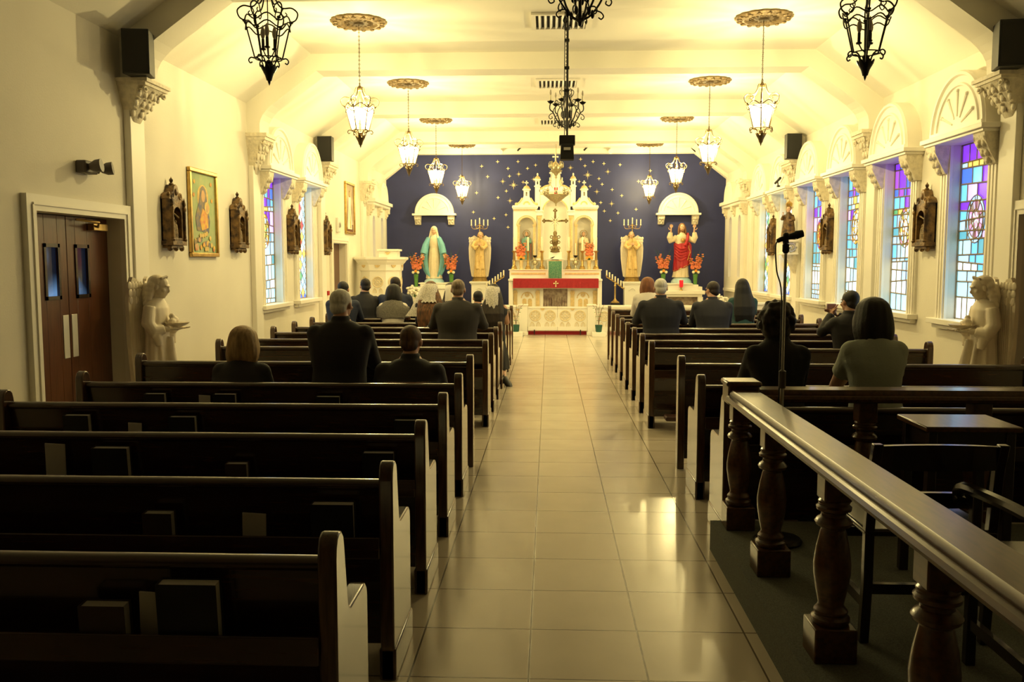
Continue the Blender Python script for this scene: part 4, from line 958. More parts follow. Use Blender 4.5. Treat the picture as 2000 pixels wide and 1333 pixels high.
# ---- altar table with its shelves
al = thing('altar', 'white and gold altar with arched panels and a small relief below the red cloth', 'altar', (AX, 21.1, .27))
MB().box(-.95, 1.25, 20.72, 21.3, 1.19, 1.235).build('table_top', 'altar_white', al, world=True, bevel=.006)
MB().box(-.86, 1.16, 20.95, 21.3, .27, 1.19).box(-.94, -.84, 20.76, 21.3, .15, 1.19).box(1.14, 1.24, 20.76, 21.3, .15, 1.19).build('body', 'altar_white', al, world=True, bevel=.006)
mb = MB(); mb.box(-.94, -.03, 21.2, 21.74, 1.235, 1.45).box(.33, 1.24, 21.2, 21.74, 1.235, 1.45); mb.box(-.96, -.03, 21.18, 21.74, 1.43, 1.455).box(.33, 1.26, 21.18, 21.74, 1.43, 1.455); mb.box(-.88, -.05, 21.48, 21.57, 1.455, 1.68).box(.35, 1.18, 21.48, 21.57, 1.455, 1.68); mb.build('candle_shelf', 'altar_white', al, world=True, bevel=.004)
mb = MB()
for a, b in ((-.90, -.08), (.38, 1.20)): mb.box(a, b, 21.192, 21.2, 1.33, 1.375); mb.box(a, b, 21.175, 21.185, 1.435, 1.445); mb.box(a + .05, b - .03, 21.47, 21.48, 1.655, 1.67)
mb.build('gold_band', 'altar_gold', al, world=True)
for xx in (-.79, -.26, .56, 1.09): mb = MB(); mb.box(xx - .045, xx + .045, 20.92, 20.95, .30, .96); mb.prism([(xx - .06, .92), (xx + .06, .92), (xx + .045, .86), (xx - .045, .86)], 'y', 20.915, 20.95); mb.build('gold_pilaster', 'altar_gold', al, world=True)
for cx in (-.51, .81):
    mb = MB()
    for t in (-.065, .065): mb.prism([(cx + t - .05, .4), (cx + t + .05, .4)] + [(cx + t + .05 * cos(pi * i / 8), .72 + .05 * sin(pi * i / 8)) for i in range(9)], 'y', 20.94, 20.955)
    mb.torus((cx, 20.945, .86), .045, .012, 'y', 14, 5); mb.torus((cx, 20.945, .78), .135, .012, 'y', 16, 5, 0, pi)
    for i in range(4): mb.ell((cx + .022 * cos(i * pi / 2), 20.945, .86 + .022 * sin(i * pi / 2)), (.014, .008, .014), 7, 4)
    mb.build('gold_tracery', 'altar_gold', al, world=True)
mb = MB(); mb.box(-.13, .44, 20.945, 20.955, .32, 1.0); R = random.Random(3)
for i in range(9): u = -.08 + .06 * i; mb.lathe([(.03, .36), (.04, .45), (.03, .55 + .1 * R.random()), (.02, .6 + .1 * R.random()), (.024, .7 + .1 * R.random()), (0, .78 + .08 * R.random())], (u, 20.94, 0), 8)
mb.build('relief', 'relief_painting', al, world=True)
# cloths
mb = MB(); n = 40
for i in range(n):
    a, b = -.835 + 1.995 * i / n, -.835 + 1.995 * (i + 1) / n; f = lambda x: 20.70 + .006 * sin(x * 17) + .004 * sin(x * 43)
    mb.hexa([(a, f(a), 1.025), (b, f(b), 1.025), (b, f(b) + .008, 1.025), (a, f(a) + .008, 1.025), (a, 20.706, 1.243), (b, 20.706, 1.243), (b, 20.714, 1.243), (a, 20.714, 1.243)])
mb.box(-.835, 1.16, 20.706, 21.18, 1.238, 1.244)
fr = tag(mb.build('altar_cloth', 'cloth_red', smooth=0), 'red cloth with a small gold cross hanging along the altar front', 'altar cloth')
mb = MB(); mb.box(.155, .175, 20.688, 20.694, 1.07, 1.17).box(.125, .205, 20.688, 20.694, 1.125, 1.142)
for p in ((.165, 1.175), (.12, 1.133), (.21, 1.133), (.165, 1.065)): mb.ell((p[0], 20.69, p[1]), (.016, .005, .016), 8, 4)
mb.build('cross', 'star_gold', fr)
tb2 = thing('tabernacle', 'white tabernacle box behind a green veil on the middle of the altar', 'tabernacle', (AX, 21.2, 1.235))
MB().arch(-.03, .33, 1.245, 1.71, .0, .30, 1.25, 1.62, 21.05, 21.12, 2).box(-.03, .33, 21.12, 21.7, 1.245, 1.71).box(-.05, .35, 21.03, 21.7, 1.69, 1.715).build('body', 'altar_white', tb2, world=True, smooth=0)
MB().box(.0, .30, 21.06, 21.2, 1.715, 1.86).build('throne', 'altar_white', tb2, world=True, bevel=.006)
MB().box(-.015, .315, 21.035, 21.05, 1.655, 1.67).build('gold_line', 'altar_gold', tb2, world=True)
mb = MB(); n = 30
for i in range(n):
    a, b = -.005 + .31 * i / n, -.005 + .31 * (i + 1) / n; f = lambda x: 21.03 + .008 * sin(x * 90)
    mb.hexa([(a, f(a), 1.25), (b, f(b), 1.25), (b, f(b) + .008, 1.25), (a, f(a) + .008, 1.25), (a, 21.035, 1.65), (b, 21.035, 1.65), (b, 21.045, 1.65), (a, 21.045, 1.65)])
tag(mb.build('tabernacle_veil', 'cloth_green', smooth=30), 'green patterned veil hanging over the front of the white tabernacle', 'veil')
# crucifix
cr = thing('crucifix', 'ornate gold standing crucifix above the green veiled tabernacle', 'crucifix', (.145, 21.13, 1.86))
mb = MB(); mb.lathe([(.11, 0), (.11, .04), (.085, .06), (.09, .09), (.06, .12), (.05, .16), (.07, .2), (.085, .26), (.06, .34), (.04, .4), (.05, .46), (.028, .5), (0, .5)], n=14)
for t in (-1, 1):
    for z in (.1, .24, .36): mb.torus((t * .085, 0, z), .03, .012, 'y', 10, 5)
mb.build('base', 'bronze_gilt', cr)
mb = MB(); mb.box(-.022, .022, -.015, .015, .48, .98).box(-.26, .26, -.015, .015, .72, .765)
for x, z in ((0, .98), (-.26, .742), (.26, .742)):
    for dx, dz in ((0, .03), (.03, 0), (-.03, 0), (0, -.03)): mb.ell((x + dx, 0, z + dz), (.024, .016, .024), 8, 5)
for i in range(12): a = i * pi / 6 + .26; mb.tube([(0, .005, .742), (.13 * cos(a), .005, .742 + .13 * sin(a))], [.008, .002], 4)
mb.build('cross', 'bronze_gilt', cr, bevel=.003)
mb = MB(); mb.tube([(0, -.03, .50), (.005, -.035, .58), (0, -.035, .66), (0, -.035, .72)], [.012, .017, .022, .026], 8); mb.tube([(-.17, -.025, .775), (-.09, -.03, .755), (0, -.035, .72), (.09, -.03, .755), (.17, -.025, .775)], [.008, .010, .018, .010, .008], 7); mb.ell((.006, -.042, .765), (.018, .02, .026), 8, 6)
mb.build('figure', 'statue_cream', cr)
# candlesticks
cs0 = None
for i, x in enumerate((-.835, -.50, -.165, .475, .80, 1.13)):
    lb = f'tall brass altar candlestick with white candle, {ORD[i]} from the left'
    if cs0 is None:
        cs0 = thing('candlestick', lb, 'candlestick', (x, 21.33, 1.455), group='altar candlesticks')
        MB().lathe([(.075, 0), (.08, .02), (.06, .04), (.065, .06), (.045, .08), (.03, .1), (.034, .2), (.03, .22), (.034, .24), (.027, .38), (.034, .4), (.055, .43), (.06, .44), (.02, .445), (0, .445)], n=14).build('stick', 'brass', cs0)
        MB().lathe([(.022, .44), (.022, .76), (.01, .77), (0, .77)], n=10).build('candle', 'candle_wax', cs0)
    else: dup(cs0, (x, 21.33, 1.455), lb)
# reliquary lamps between the candlesticks
rq = None
for x, lb in ((-.335, 'small gilt stand with dark cup between left altar candlesticks'), (.64, 'small gilt stand with dark cup between right altar candlesticks')):
    if rq is None:
        rq = thing('altar_lamp', lb, 'lamp stand', (x, 21.36, 1.455))
        mb = MB(); mb.lathe([(.07, 0), (.06, .02), (.03, .035), (.022, .1), (.05, .12), (.06, .16), (.045, .2), (.016, .22), (.012, .27), (.02, .28), (0, .28)], n=14); mb.torus((0, 0, .16), .07, .010, 'y', 14, 5); mb.build('stand', 'silver_gilt', rq)
        MB().lathe([(.01, .27), (.04, .30), (.052, .335), (.045, .335), (0, .30)], n=14).build('cup', 'black_iron', rq); MB().lathe([(.008, .31), (.008, .62), (0, .63)], n=8).build('taper', 'candle_wax', rq)
    else: dup(rq, (x, 21.36, 1.455), lb)

def gladioli(loc, label, R_, H=.62, n=7, spread=.17, extra='petal_white', glass=True, base=.30, group='vases of coral gladioli'):
    """tall vase of coral gladioli"""
    r = thing('flower_vase', label, 'flowers', loc, 0, group); R = random.Random(R_)
    MB().lathe([(.045, 0), (.05, .01), (.04, .04), (.045, .12), (.058, base - .02), (.062, base), (.05, base), (0, base - .02)], n=14).build('vase', 'stem_green' if glass else 'altar_gold', r)
    for i in range(n):
        a = 2 * pi * i / n + R.random(); d = spread * (.45 + .55 * R.random()); top = V(d * cos(a), d * sin(a) * .6, H * (.82 + .22 * R.random())); b0 = V(.02 * cos(a), .02 * sin(a), base - .05)
        path = bez(b0, b0 + V(0, 0, H * .3), top - V(0, 0, H * .25), top, 8)
        st = MB().tube(path, .005, 5).build('stem', 'stem_green', r)
        fl = MB()
        for k in range(7):
            p = path[3] * (1 - k / 6) + path[8] * (k / 6); sz = .050 - .004 * k; q = a + k * 2.4
            c = p + V(.018 * cos(q), .018 * sin(q), 0)
            for j in range(5):
                e = 2 * pi * j / 5 + k; fl.ell(c + V(sz * .55 * cos(e), sz * .55 * sin(e), sz * .2), (sz * .55, sz * .4, sz * .6), 6, 4, Matrix.Rotation(e, 3, 'Z') @ Matrix.Rotation(.5, 3, 'Y'))
        fl.build('blossom', 'petal_coral', st)
    for i in range(6):
        a = 2 * pi * i / 6 + R.random(); L = H * (.75 + .35 * R.random()); mb = MB(); d = V(cos(a), sin(a) * .6, 0)
        mb.tube([V(0, 0, base - .05), d * .05 + V(0, 0, base + L * .3), d * spread * .8 + V(0, 0, base + L * .62), d * spread * 1.15 + V(0, 0, base + L * .78)], [.006, .016, .012, .001], 6, flat=.25); mb.build('leaf', 'leaf_green', r)
    for i, m in enumerate([extra, 'petal_orange', extra]):
        c = V(-.06 + .06 * i, -.07, base + .05 + .03 * (i % 2)); mb = MB()
        for j in range(10): e = 2 * pi * j / 10; mb.ell(c + V(.022 * cos(e), -.004, .022 * sin(e)), (.016, .006, .009), 6, 4, Matrix.Rotation(-e, 3, 'Y'))
        mb.ell(c + V(0, -.008, 0), .011, 8, 5); mb.build('daisy', m, r)
    return r
gladioli((-.665, 21.36, 1.455), 'gold vase of coral flowers on the left side of the altar', 5, .62, 7, .13, 'petal_orange', False, .22)
gladioli((.965, 21.36, 1.455), 'gold vase of coral flowers on the right side of the altar', 6, .62, 7, .13, 'petal_orange', False, .22)

# ---- sanctuary lamp hanging before the altar
sl = thing('sanctuary_lamp', 'ornate silver gilt hanging lamp with red glass in front of the altarpiece', 'hanging lamp', (AX, 19.75, 2.86))
MB().lathe([(0, 0), (.012, .01), (.02, .03), (.012, .05), (.03, .07), (.05, .09), (.12, .13), (.2, .2), (.25, .235), (.26, .25), (.235, .25), (.15, .2), (.0, .15)], n=24, mod=lambda a, r, z: 1 + .06 * cos(8 * a)).build('bowl', 'silver_gilt', sl)
MB().lathe([(.03, .22), (.035, .24), (.042, .40), (.038, .41), (0, .41)], n=14).build('red_glass', 'red_glass', sl)
mb = MB(); mb.lathe([(.035, .15), (.05, .17), (.04, .22), (.045, .225), (0, .225)], n=12); mb.lathe([(0, .6), (.03, .62), (.02, .66), (.06, .72), (.13, .76), (.14, .78), (.05, .80), (.03, .86), (.05, .9), (.02, .95), (.012, 1.0), (0, 1.0)], n=16); mb.build('crown', 'silver_gilt', sl)
for i in range(8):
    R = Matrix.Rotation(i * pi / 4, 3, 'Z'); P = lambda L: [R @ Vector(p) for p in spline(L)]
    a = MB(); a.tube(P([(.24, 0, .25), (.29, 0, .30), (.27, 0, .37), (.22, 0, .36), (.23, 0, .32)]), .008, 5); a.ell(R @ V(.26, 0, .30), (.03, .02, .045), 7, 5); a.build('branch', 'silver_gilt', sl); a = MB(); a.tube(P([(.05, 0, .78), (.12, 0, .84), (.16, 0, .92), (.13, 0, .97), (.1, 0, .93)]), .008, 5); a.ell(R @ V(.14, 0, .88), (.03, .02, .05), 7, 5); a.build('crown_leaf', 'silver_gilt', sl)
    c = MB(); q = R @ V(.19 if i % 2 else .27, 0, .30 if i % 2 == 0 else .50); c.lathe([(.0, 0), (.03, .015), (.034, .03), (.012, .032), (.012, .11), (0, .12)], q, 8); c.tube([q, R @ V(.1, 0, .4 if i % 2 else .24)], .006, 5); c.build('candle_cup', 'candle_wax', sl)
    if i % 2 == 0: MB().tube([R @ V(.235, 0, .26), R @ V(.12, 0, .55), R @ V(.08, 0, .74)], .006, 5).build('chain', 'silver_gilt', sl)
MB().tube([(0, 0, 1.0), (0, 0, ZC - 2.865)], .006, 6).build('chain', 'brass', sl)

# ---- communion rail with its gate
def rail_run(x0, x1, label):
    r = thing('communion_rail', label, 'altar rail', ((x0 + x1) / 2, 19.8, 0)); c = (x0 + x1) / 2
    MB().box(x0, x1, 19.74, 19.90, .62, .67).box(x0, x1, 19.76, 19.88, .59, .62).build('top_rail', 'altar_white', r, world=True, bevel=.006)
    MB().box(x0, x1, 19.79, 19.85, .08, .59).box(x0, x1, 19.75, 19.9, 0, .09).build('panel', 'altar_white', r, world=True)
    n = int((x1 - x0) / .34); mb = MB(); g = MB()
    for i in range(n):
        x = x0 + (i + .5) * (x1 - x0) / n; rose(mb, x, 19.785, .42, .105); g.prism([(x + .165 - .05, .59), (x + .165 + .05, .59), (x + .165 + .02, .55), (x + .165 - .02, .55)], 'y', 19.77, 19.79)
    mb.build('tracery', 'altar_tracery', r, world=True); g.build('gold_bracket', 'altar_gold', r, world=True); return r
rail_run(-4.05, -.67, 'long white altar rail with round tracery left of the gate, behind the front pews')
rail_run(1.06, 4.33, 'long white altar rail with round tracery right of the gate, behind the front pews')
for x, s in ((-.565, 'left'), (.955, 'right')):
    r = tag(MB().box(x - .09, x + .09, 19.72, 19.92, 0, .66).box(x - .105, x + .105, 19.70, 19.94, .66, .69).box(x - .105, x + .105, 19.70, 19.94, 0, .07).build('gate_post', 'altar_white', bevel=.006), f'plain white post on the {s} of the altar gate', 'post')
for x0, x1, s in ((-.468, .194, 'left'), (.200, .862, 'right')):
    r = thing('altar_gate', f'{s} leaf of the low white gate with two round tracery windows', 'gate', ((x0 + x1) / 2, 19.8, .02))
    MB().box(x0, x1, 19.79, 19.83, .10, .64).build('panel', 'altar_white', r, world=True); MB().box(x0, x1, 19.77, 19.85, .60, .64).box(x0, x1, 19.775, 19.845, .10, .19).build('frame', 'altar_white', r, world=True, bevel=.004)
    mb = MB()
    for t in (.17, .50): rose(mb, x0 + t, 19.785, .435, .115)
    mb.build('tracery', 'altar_tracery', r, world=True)
    MB().prism([((x0 + x1) / 2 - .05, .60), ((x0 + x1) / 2 + .05, .60), ((x0 + x1) / 2 + .02, .555), ((x0 + x1) / 2 - .02, .555)], 'y', 19.765, 19.79).build('gold_bracket', 'altar_gold', r, world=True)
    cx = x0 + .15 if s == 'left' else x1 - .15
    MB().box(cx - .012, cx + .012, 19.76, 19.79, .03, .12).torus((cx, 19.775, .025), .016, .009, 'x', 12, 6).build('caster', 'black_plastic', r, world=True)
tag(MB().box(-.46, .85, 19.88, 19.99, .0, .075).build('altar_step_carpet', 'cloth_red', bevel=.004), 'strip of red carpeted step showing under the white gate', 'step')
# ---- pots by the gate
for x, s, sd in ((-.72, 'left', 1), (1.10, 'right', 2)):
    R = random.Random(sd)
    st = tag(MB().box(x - .15, x + .15, 19.30, 19.66, 0, .10).build('pot_stand', 'altar_white', bevel=.006), f'low white step under the potted plant {s} of the altar gate', 'stand')
    p = thing('potted_plant', f'spindly plant in a dark green pot {s} of the altar gate', 'plant', (x, 19.45, .10))
    MB().lathe([(.06, 0), (.065, .01), (.08, .14), (.085, .15), (.08, .155), (.07, .14), (0, .13)], n=16).build('pot', 'pot_green', p)
    for i in range(5):
        a = i * 1.3 + R.random(); d = V(cos(a), sin(a), 0); MB().tube(bez((0, 0, .13), d * .02 + V(0, 0, .3), d * .05 + V(0, 0, .5), d * (.12 + .06 * R.random()) + V(0, 0, .52 + .12 * R.random()), 8), .004, 5).build('stem', 'hair_brown_paint', p)
        lf = MB()
        for k in range(4): q = d * (.03 + .03 * k) + V(0, 0, .25 + .09 * k); lf.ell(q, (.022, .012, .006), 6, 4, Matrix.Rotation(a + k * 2, 3, 'Z'))
        lf.build('leaf', 'leaf_green', p)
# ---- pulpit
pu = thing('pulpit', 'white octagonal pulpit with round tracery and gold brackets by the left wall', 'pulpit', (-3.54, 18.65, 0))
octo = lambda R, z: [(R * cos(pi / 8 + i * pi / 4), R * sin(pi / 8 + i * pi / 4), z) for i in range(8)]
MB().loft([octo(R, z) for R, z in ((.34, 0), (.34, .12), (.28, .16), (.26, .45), (.33, .58), (.44, .66), (.47, .68), (.47, .72))]).build('stem', 'altar_white', pu, smooth=0)
MB().loft([octo(R, z) for R, z in ((.44, .72), (.44, 1.44), (.47, 1.46), (.475, 1.58), (.52, 1.63), (.54, 1.66), (.585, 1.69), (.585, 1.735), (.5, 1.74))]).build('drum', 'altar_white', pu, smooth=0)
for i in range(8):
    a = i * pi / 4; R = Matrix.Rotation(a + pi / 2, 3, 'Z')
    if sin(a) > .5: continue
    mb = MB(); rose(mb, 0, 0, 1.22, .105); mb.xf(lambda p: R @ (p + V(0, -.415, 0))); mb.build('tracery', 'altar_tracery', pu)
    g = MB().prism([(-.06, 1.57), (.06, 1.57), (.035, 1.53), (0, 1.515), (-.035, 1.53)], 'y', -.01, .012); g.xf(lambda p: R @ (p + V(0, -.445, 0))); g.build('gold_bracket', 'altar_gold', pu)
MB().box(.0, .38, -.28, .12, 1.735, 1.86).box(-.03, .42, -.31, .15, 1.86, 1.90).build('book_desk', 'altar_white', pu, bevel=.008)
MB().prism([(.13, 1.84), (.25, 1.84), (.22, 1.80), (.19, 1.785), (.16, 1.80)], 'y', -.295, -.278).build('gold_bracket', 'altar_gold', pu)
# ---- side pedestals
md = thing('side_altar', 'white stepped pedestal under the statue in the blue mantle', 'side altar', (-2.81, 21.6, .15))
MB().box(-3.38, -2.24, 21.3, 22.1, .15, .98).box(-3.42, -2.20, 21.26, 22.14, .98, 1.03).box(-3.12, -2.5, 21.4, 22.0, 1.03, 1.10).box(-3.16, -2.46, 21.37, 22.03, 1.10, 1.13).build('block', 'altar_white', md, world=True, bevel=.008)
jd = thing('side_altar', 'white table altar under the statue in the red robe', 'side altar', (3.2, 21.6, .15))
MB().box(2.64, 3.72, 21.25, 22.1, .86, .95).box(2.70, 3.66, 21.3, 22.1, .80, .86).build('table_top', 'altar_white', jd, world=True, bevel=.01)
MB().box(2.86, 3.58, 21.38, 22.0, .95, 1.09).box(2.82, 3.44, 21.34, 22.0, 1.09, 1.12).box(3.4, 3.68, 21.42, 21.8, .95, 1.04).box(2.62 + .06, 2.84, 21.42, 21.8, .95, 1.04).build('step', 'altar_white', jd, world=True, bevel=.006)
for x in (2.74, 3.62): MB().box(x - .06, x + .06, 21.3, 21.42, .15, .80).build('leg', 'altar_white', jd, world=True, bevel=.006)
MB().box(2.80, 3.56, 21.45, 22.0, .15, .80).build('carved_base', 'relief_painting', jd, world=True)
gladioli((-3.235, 21.52, 1.03), 'green vase of coral gladioli left of the blue mantled statue', 1, .78, 8, .20)
gladioli((-2.37, 21.52, 1.03), 'green vase of coral gladioli right of the blue mantled statue', 2, .78, 8, .20)
gladioli((2.76, 21.55, 1.04), 'green vase of coral gladioli left of the red robed statue', 3, .76, 8, .20)
gladioli((3.53, 21.55, 1.04), 'green vase of coral gladioli right of the red robed statue', 4, .76, 8, .20)
vt = thing('votive_candle', 'red glass votive candle on a gold stand before the red robed statue', 'candle', (3.16, 21.3, .95))
MB().lathe([(.05, 0), (.04, .015), (.015, .03), (.02, .06), (.04, .08), (0, .08)], n=12).build('stand', 'brass', vt); MB().lathe([(.035, .08), (.045, .10), (.048, .24), (.044, .25), (0, .24)], n=14).build('red_glass', 'red_glass', vt)
for s, f in (('left', 1), ('right', -1)):
    x = -1.685 if f == 1 else 2.01
    r = thing('pedestal', f'square white pedestal under the {s} gold angel', 'pedestal', (x, 21.6, .15))
    MB().box(x - .19, x + .19, 21.42, 21.78, .15, 1.09).build('shaft', 'altar_white', r, world=True, bevel=.006)
    MB().box(x - .235, x + .235, 21.38, 21.82, 1.12, 1.16).box(x - .21, x + .21, 21.4, 21.8, 1.09, 1.12).box(x - .23, x + .23, 21.39, 21.81, .15, .27).build('cap', 'altar_white', r, world=True, bevel=.006)
    mb = MB(); mb.torus((x, 21.41, .93), .07, .012, 'y', 12, 5, 0, pi); mb.build('panel_arch', 'altar_white', r, world=True)
    # seven branched candlesticks sloping up to the altar
    x = -1.27 if f == 1 else 1.565
    r = thing('branched_candlestick', f'brass seven candle stand sloping up toward the altar from the {s}', 'candlestick', (x, 21.0, .15))
    MB().box(-.11, .11, -.10, .10, 0, .52).build('base', 'black_iron', r, bevel=.01)
    MB().lathe([(.10, .52), (.10, .54), (.06, .56), (.03, .6), (.02, .62), (.018, .9), (.03, .92), (.016, .95), (.014, 1.0), (0, 1.02)], n=14).build('pole', 'brass', r)
    MB().tube([(-f * .21, 0, .84), (f * .0, 0, 1.0), (f * .21, 0, 1.13)], .014, 6).build('arm', 'brass', r)
    for i in range(7):
        t = -1 + i / 3; c = V(f * t * .20, 0, .99 + .145 * t)
        q = MB().lathe([(.01, 0), (.028, .02), (.028, .03), (0, .03)], c, 10).build('socket', 'brass', r); MB().lathe([(.017, .03), (.017, .15), (0, .155)], c, 8).build('candle', 'candle_wax', q)
# lunettes on the blue wall above the statues
for x, s in ((-2.875, 'left'), (3.205, 'right')):
    r = thing('wall_lunette', f'white half round canopy with two corbels on the blue wall above the {s} statue', 'canopy', (x, YB, 2.66), pi)
    lunette(.49, .18, .17, r, True)
    MB().box(-.55, .55, 0, .21, .13, .18).build('lintel', 'altar_white', r, bevel=.005)
    for t in (-.42, .42): corbel(t, .13, r, .75)
# white flowers at both sides
for x, y, z, s in ((-3.16, 20.6, .15, 'left'), (3.72, 19.25, 0, 'right')):
    R = random.Random(9); r = thing('white_flowers', f'bunch of white flowers on a stand at the {s} of the sanctuary', 'flowers', (x, y, z))
    MB().lathe([(.12, 0), (.10, .03), (.03, .06), (.03, .5), (.1, .56), (.12, .6), (0, .6)], n=14).build('stand', 'altar_white', r)
    mb = MB()
    for i in range(60):
        v = V(R.gauss(0, 1), R.gauss(0, 1), R.gauss(0, 1)).normalized() * .17 * (.6 + .4 * R.random()); mb.ell(v + V(0, 0, .78), (.035, .035, .028), 6, 4)
    mb.build('blossom', 'veil_cream', r); lf = MB()
    for i in range(14):
        v = V(R.gauss(0, 1), R.gauss(0, 1), R.gauss(0, .6)).normalized() * .17; lf.tube([(0, 0, .62), v * .7 + V(0, 0, .74), v * 1.25 + V(0, 0, .76)], [.004, .014, .001], 5, flat=.3)
    lf.build('leaf', 'leaf_green', r)
r = thing('cream_pedestal', 'plain cream box pedestal low against the right wall beyond the pews', 'pedestal', (3.74, 15.75, 0)); MB().box(-.09, .09, -.1, .1, 0, .88).build('shaft', 'trim_white', r, bevel=.008); MB().box(-.11, .11, -.12, .12, .88, .92).build('cap', 'trim_white', r, bevel=.006)
# ================================================================== STATUES
def robe(mb, rings, n=48, nf=11, seed=0):
    """draped cloth: (z, cx, cy, rx, ry, fold depth)"""
    R = random.Random(seed); ph = [R.uniform(0, 6.28) for _ in range(4)]; out = []
    for z, cx, cy, rx, ry, f in rings:
        ring = []
        for q in range(n):
            a = 2 * pi * q / n; k = 1 + f * (.6 * cos(nf * a + ph[0] + z * 1.2) + .4 * cos((nf * 2 - 3) * a + ph[1] - z * 2))
            ring.append((cx + rx * k * cos(a), cy + ry * k * sin(a), z))
        out.append(ring)
    mb.loft(out); return mb
def hand(mb, w, d, u, side=1, L=.17, curl=.35, spread=.10, r=.0085):
    """open hand: w wrist, d pointing direction, u towards the palm; side places the thumb"""
    w, d, u = Vector(w), Vector(d).normalized(), Vector(u); u = (u - d * u.dot(d)).normalized(); s = d.cross(u) * side
    k = L / .17
    mb.tube([w - d * .015 * k, w + d * .03 * k, w + d * .075 * k, w + d * .088 * k], [.022 * k, .034 * k, .036 * k, .028 * k], 10, flat=.42)
    for i, (o, ln) in enumerate([(-.027, .062), (-.009, .074), (.009, .070), (.027, .056)]):
        b = w + d * .08 * k + s * o * k; dd = (d + s * o * spread * 12).normalized(); c = curl * (1 + .12 * i)
        p1 = b + dd * ln * .42 * k; d2 = (dd + u * c).normalized(); p2 = p1 + d2 * ln * .33 * k; d3 = (d2 + u * c).normalized(); p3 = p2 + d3 * ln * .25 * k
        mb.tube([b, p1, p2, p3], [r * 1.05 * k, r * k, r * .92 * k, r * .7 * k], 8)
    b = w + d * .025 * k - s * .026 * k; t1 = b + (d * .7 - s * .7 + u * .2).normalized() * .036 * k; t2 = t1 + (d * .9 - s * .35 + u * .3).normalized() * .03 * k
    mb.tube([b, t1, t2], [.013 * k, .0105 * k, .008 * k], 8)
def head(mb, c, s=1., yaw=0., pitch=0., fwd=1):
    """skull, jaw, nose, lips, brow and ears; faces +y (fwd=1) or -y"""
    R = Matrix.Rotation(yaw, 3, 'Z') @ Matrix.Rotation(-pitch * fwd, 3, 'X'); c = Vector(c)
    def E(p, r): mb.ell(c + R @ V(p[0] * s, p[1] * s * fwd, p[2] * s), tuple(x * s for x in r), 14, 10, R)
    E((0, -.012, .025), (.077, .096, .088)); E((0, .022, -.035), (.062, .072, .082)); E((0, .05, -.085), (.034, .034, .03)); E((0, .082, .03), (.05, .016, .012))
    E((0, .098, -.02), (.012, .018, .022)); E((0, .088, .005), (.009, .012, .025)); E((0, .086, -.055), (.023, .012, .006)); E((0, .084, -.065), (.02, .012, .006))
    for t in (-1, 1): E((t * .079, -.005, -.01), (.010, .02, .032)); E((t * .045, .065, -.02), (.022, .02, .018))
    return R
def eyes(parent, c, s=1., R=None, fwd=1):
    c = Vector(c); R = R or Matrix.Identity(3)
    for t in (-1, 1):
        MB().ell(c + R @ V(t * .032 * s, .083 * s * fwd, .004 * s), (.012 * s, .009 * s, .007 * s), 8, 6).build('eye', 'eye', parent)
def wing(side, pts, y0, thick, curve):
    mb = MB(); P = [(side * u, z) for u, z in pts]; mb.prism(P, 'y', y0, y0 + thick)
    zc = max(z for _, z in pts); zb = min(z for _, z in pts); c = sum(u for u, _ in pts) / len(pts)
    for i in range(7):
        t = (i + .5) / 7; u0 = pts[0][0] * (1 - t) + max(p[0] for p in pts) * t * .95
        mb.tube([(side * (c + (u0 - c) * .7), y0 - .004, zc - .10 - .02 * abs(i - 3)), (side * (c + (u0 - c) * .85), y0 - .008, (zc + zb) / 2), (side * (c + (u0 - c) * .55), y0 - .002, zb + .08 + .05 * i % .1)], [.010, .013, .006], 6, flat=.6)
    for r_ in range(3):
        for i in range(5 - r_): t = (i + .5) / (5 - r_); mb.ell((side * (pts[0][0] + (max(p[0] for p in pts) - pts[0][0]) * t), y0 - .003, zc - .08 - .07 * r_), (.028, .010, .04), 7, 5)
    mb.xf(lambda p: V(p.x, p.y + curve * abs(p.x) ** 1.4, p.z)); return mb

# ---- statue with the blue mantle (facing the nave)
st = thing('statue', 'statue of a veiled woman in cream robe and light blue mantle on a globe', 'statue', (-2.81, 21.68, 1.13))
MB().ell((0, 0, .0), (.25, .2, .14), 20, 10).build('globe', 'globe_blue', st)
b = MB(); robe(b, [(.10, 0, 0, .20, .15, .10), (.14, 0, 0, .19, .14, .10), (.4, 0, .0, .165, .125, .07), (.65, 0, 0, .145, .11, .04), (.84, 0, 0, .115, .09, .02), (.98, 0, 0, .14, .10, .01), (1.08, 0, .0, .15, .09, 0), (1.13, 0, 0, .09, .07, 0), (1.17, 0, 0, .045, .045, 0)], seed=1)
b.fused('robe', 'statue_cream', st, voxel=.010, smooth=2)
sk = MB(); head(sk, (0, -.015, 1.26), .82, 0, .15, -1); sk.tube([(0, 0, 1.12), (0, -.01, 1.2)], [.042, .038], 10); sk.fused('head', 'statue_skin', st, voxel=.007, smooth=1)
for t in (-1, 1): sk = MB(); hand(sk, (t * .25, -.15, .68), (t * .35, -.45, -.8), (0, -1, .4), t, .13); sk.fused('hand', 'statue_skin', st, voxel=.004, smooth=1)
v = MB(); v.ell((0, .02, 1.285), (.085, .088, .095), 16, 10); v.tube([(0, .05, 1.28), (0, .07, 1.15), (0, .08, 1.02)], [.08, .105, .12], 14)
for t in (-1, 1): v.tube([(t * .07, -.0, 1.27), (t * .085, -.01, 1.17), (t * .10, -.05, 1.06)], [.022, .03, .03], 8)
v.fused('veil', 'statue_cream', st, voxel=.009, smooth=2)
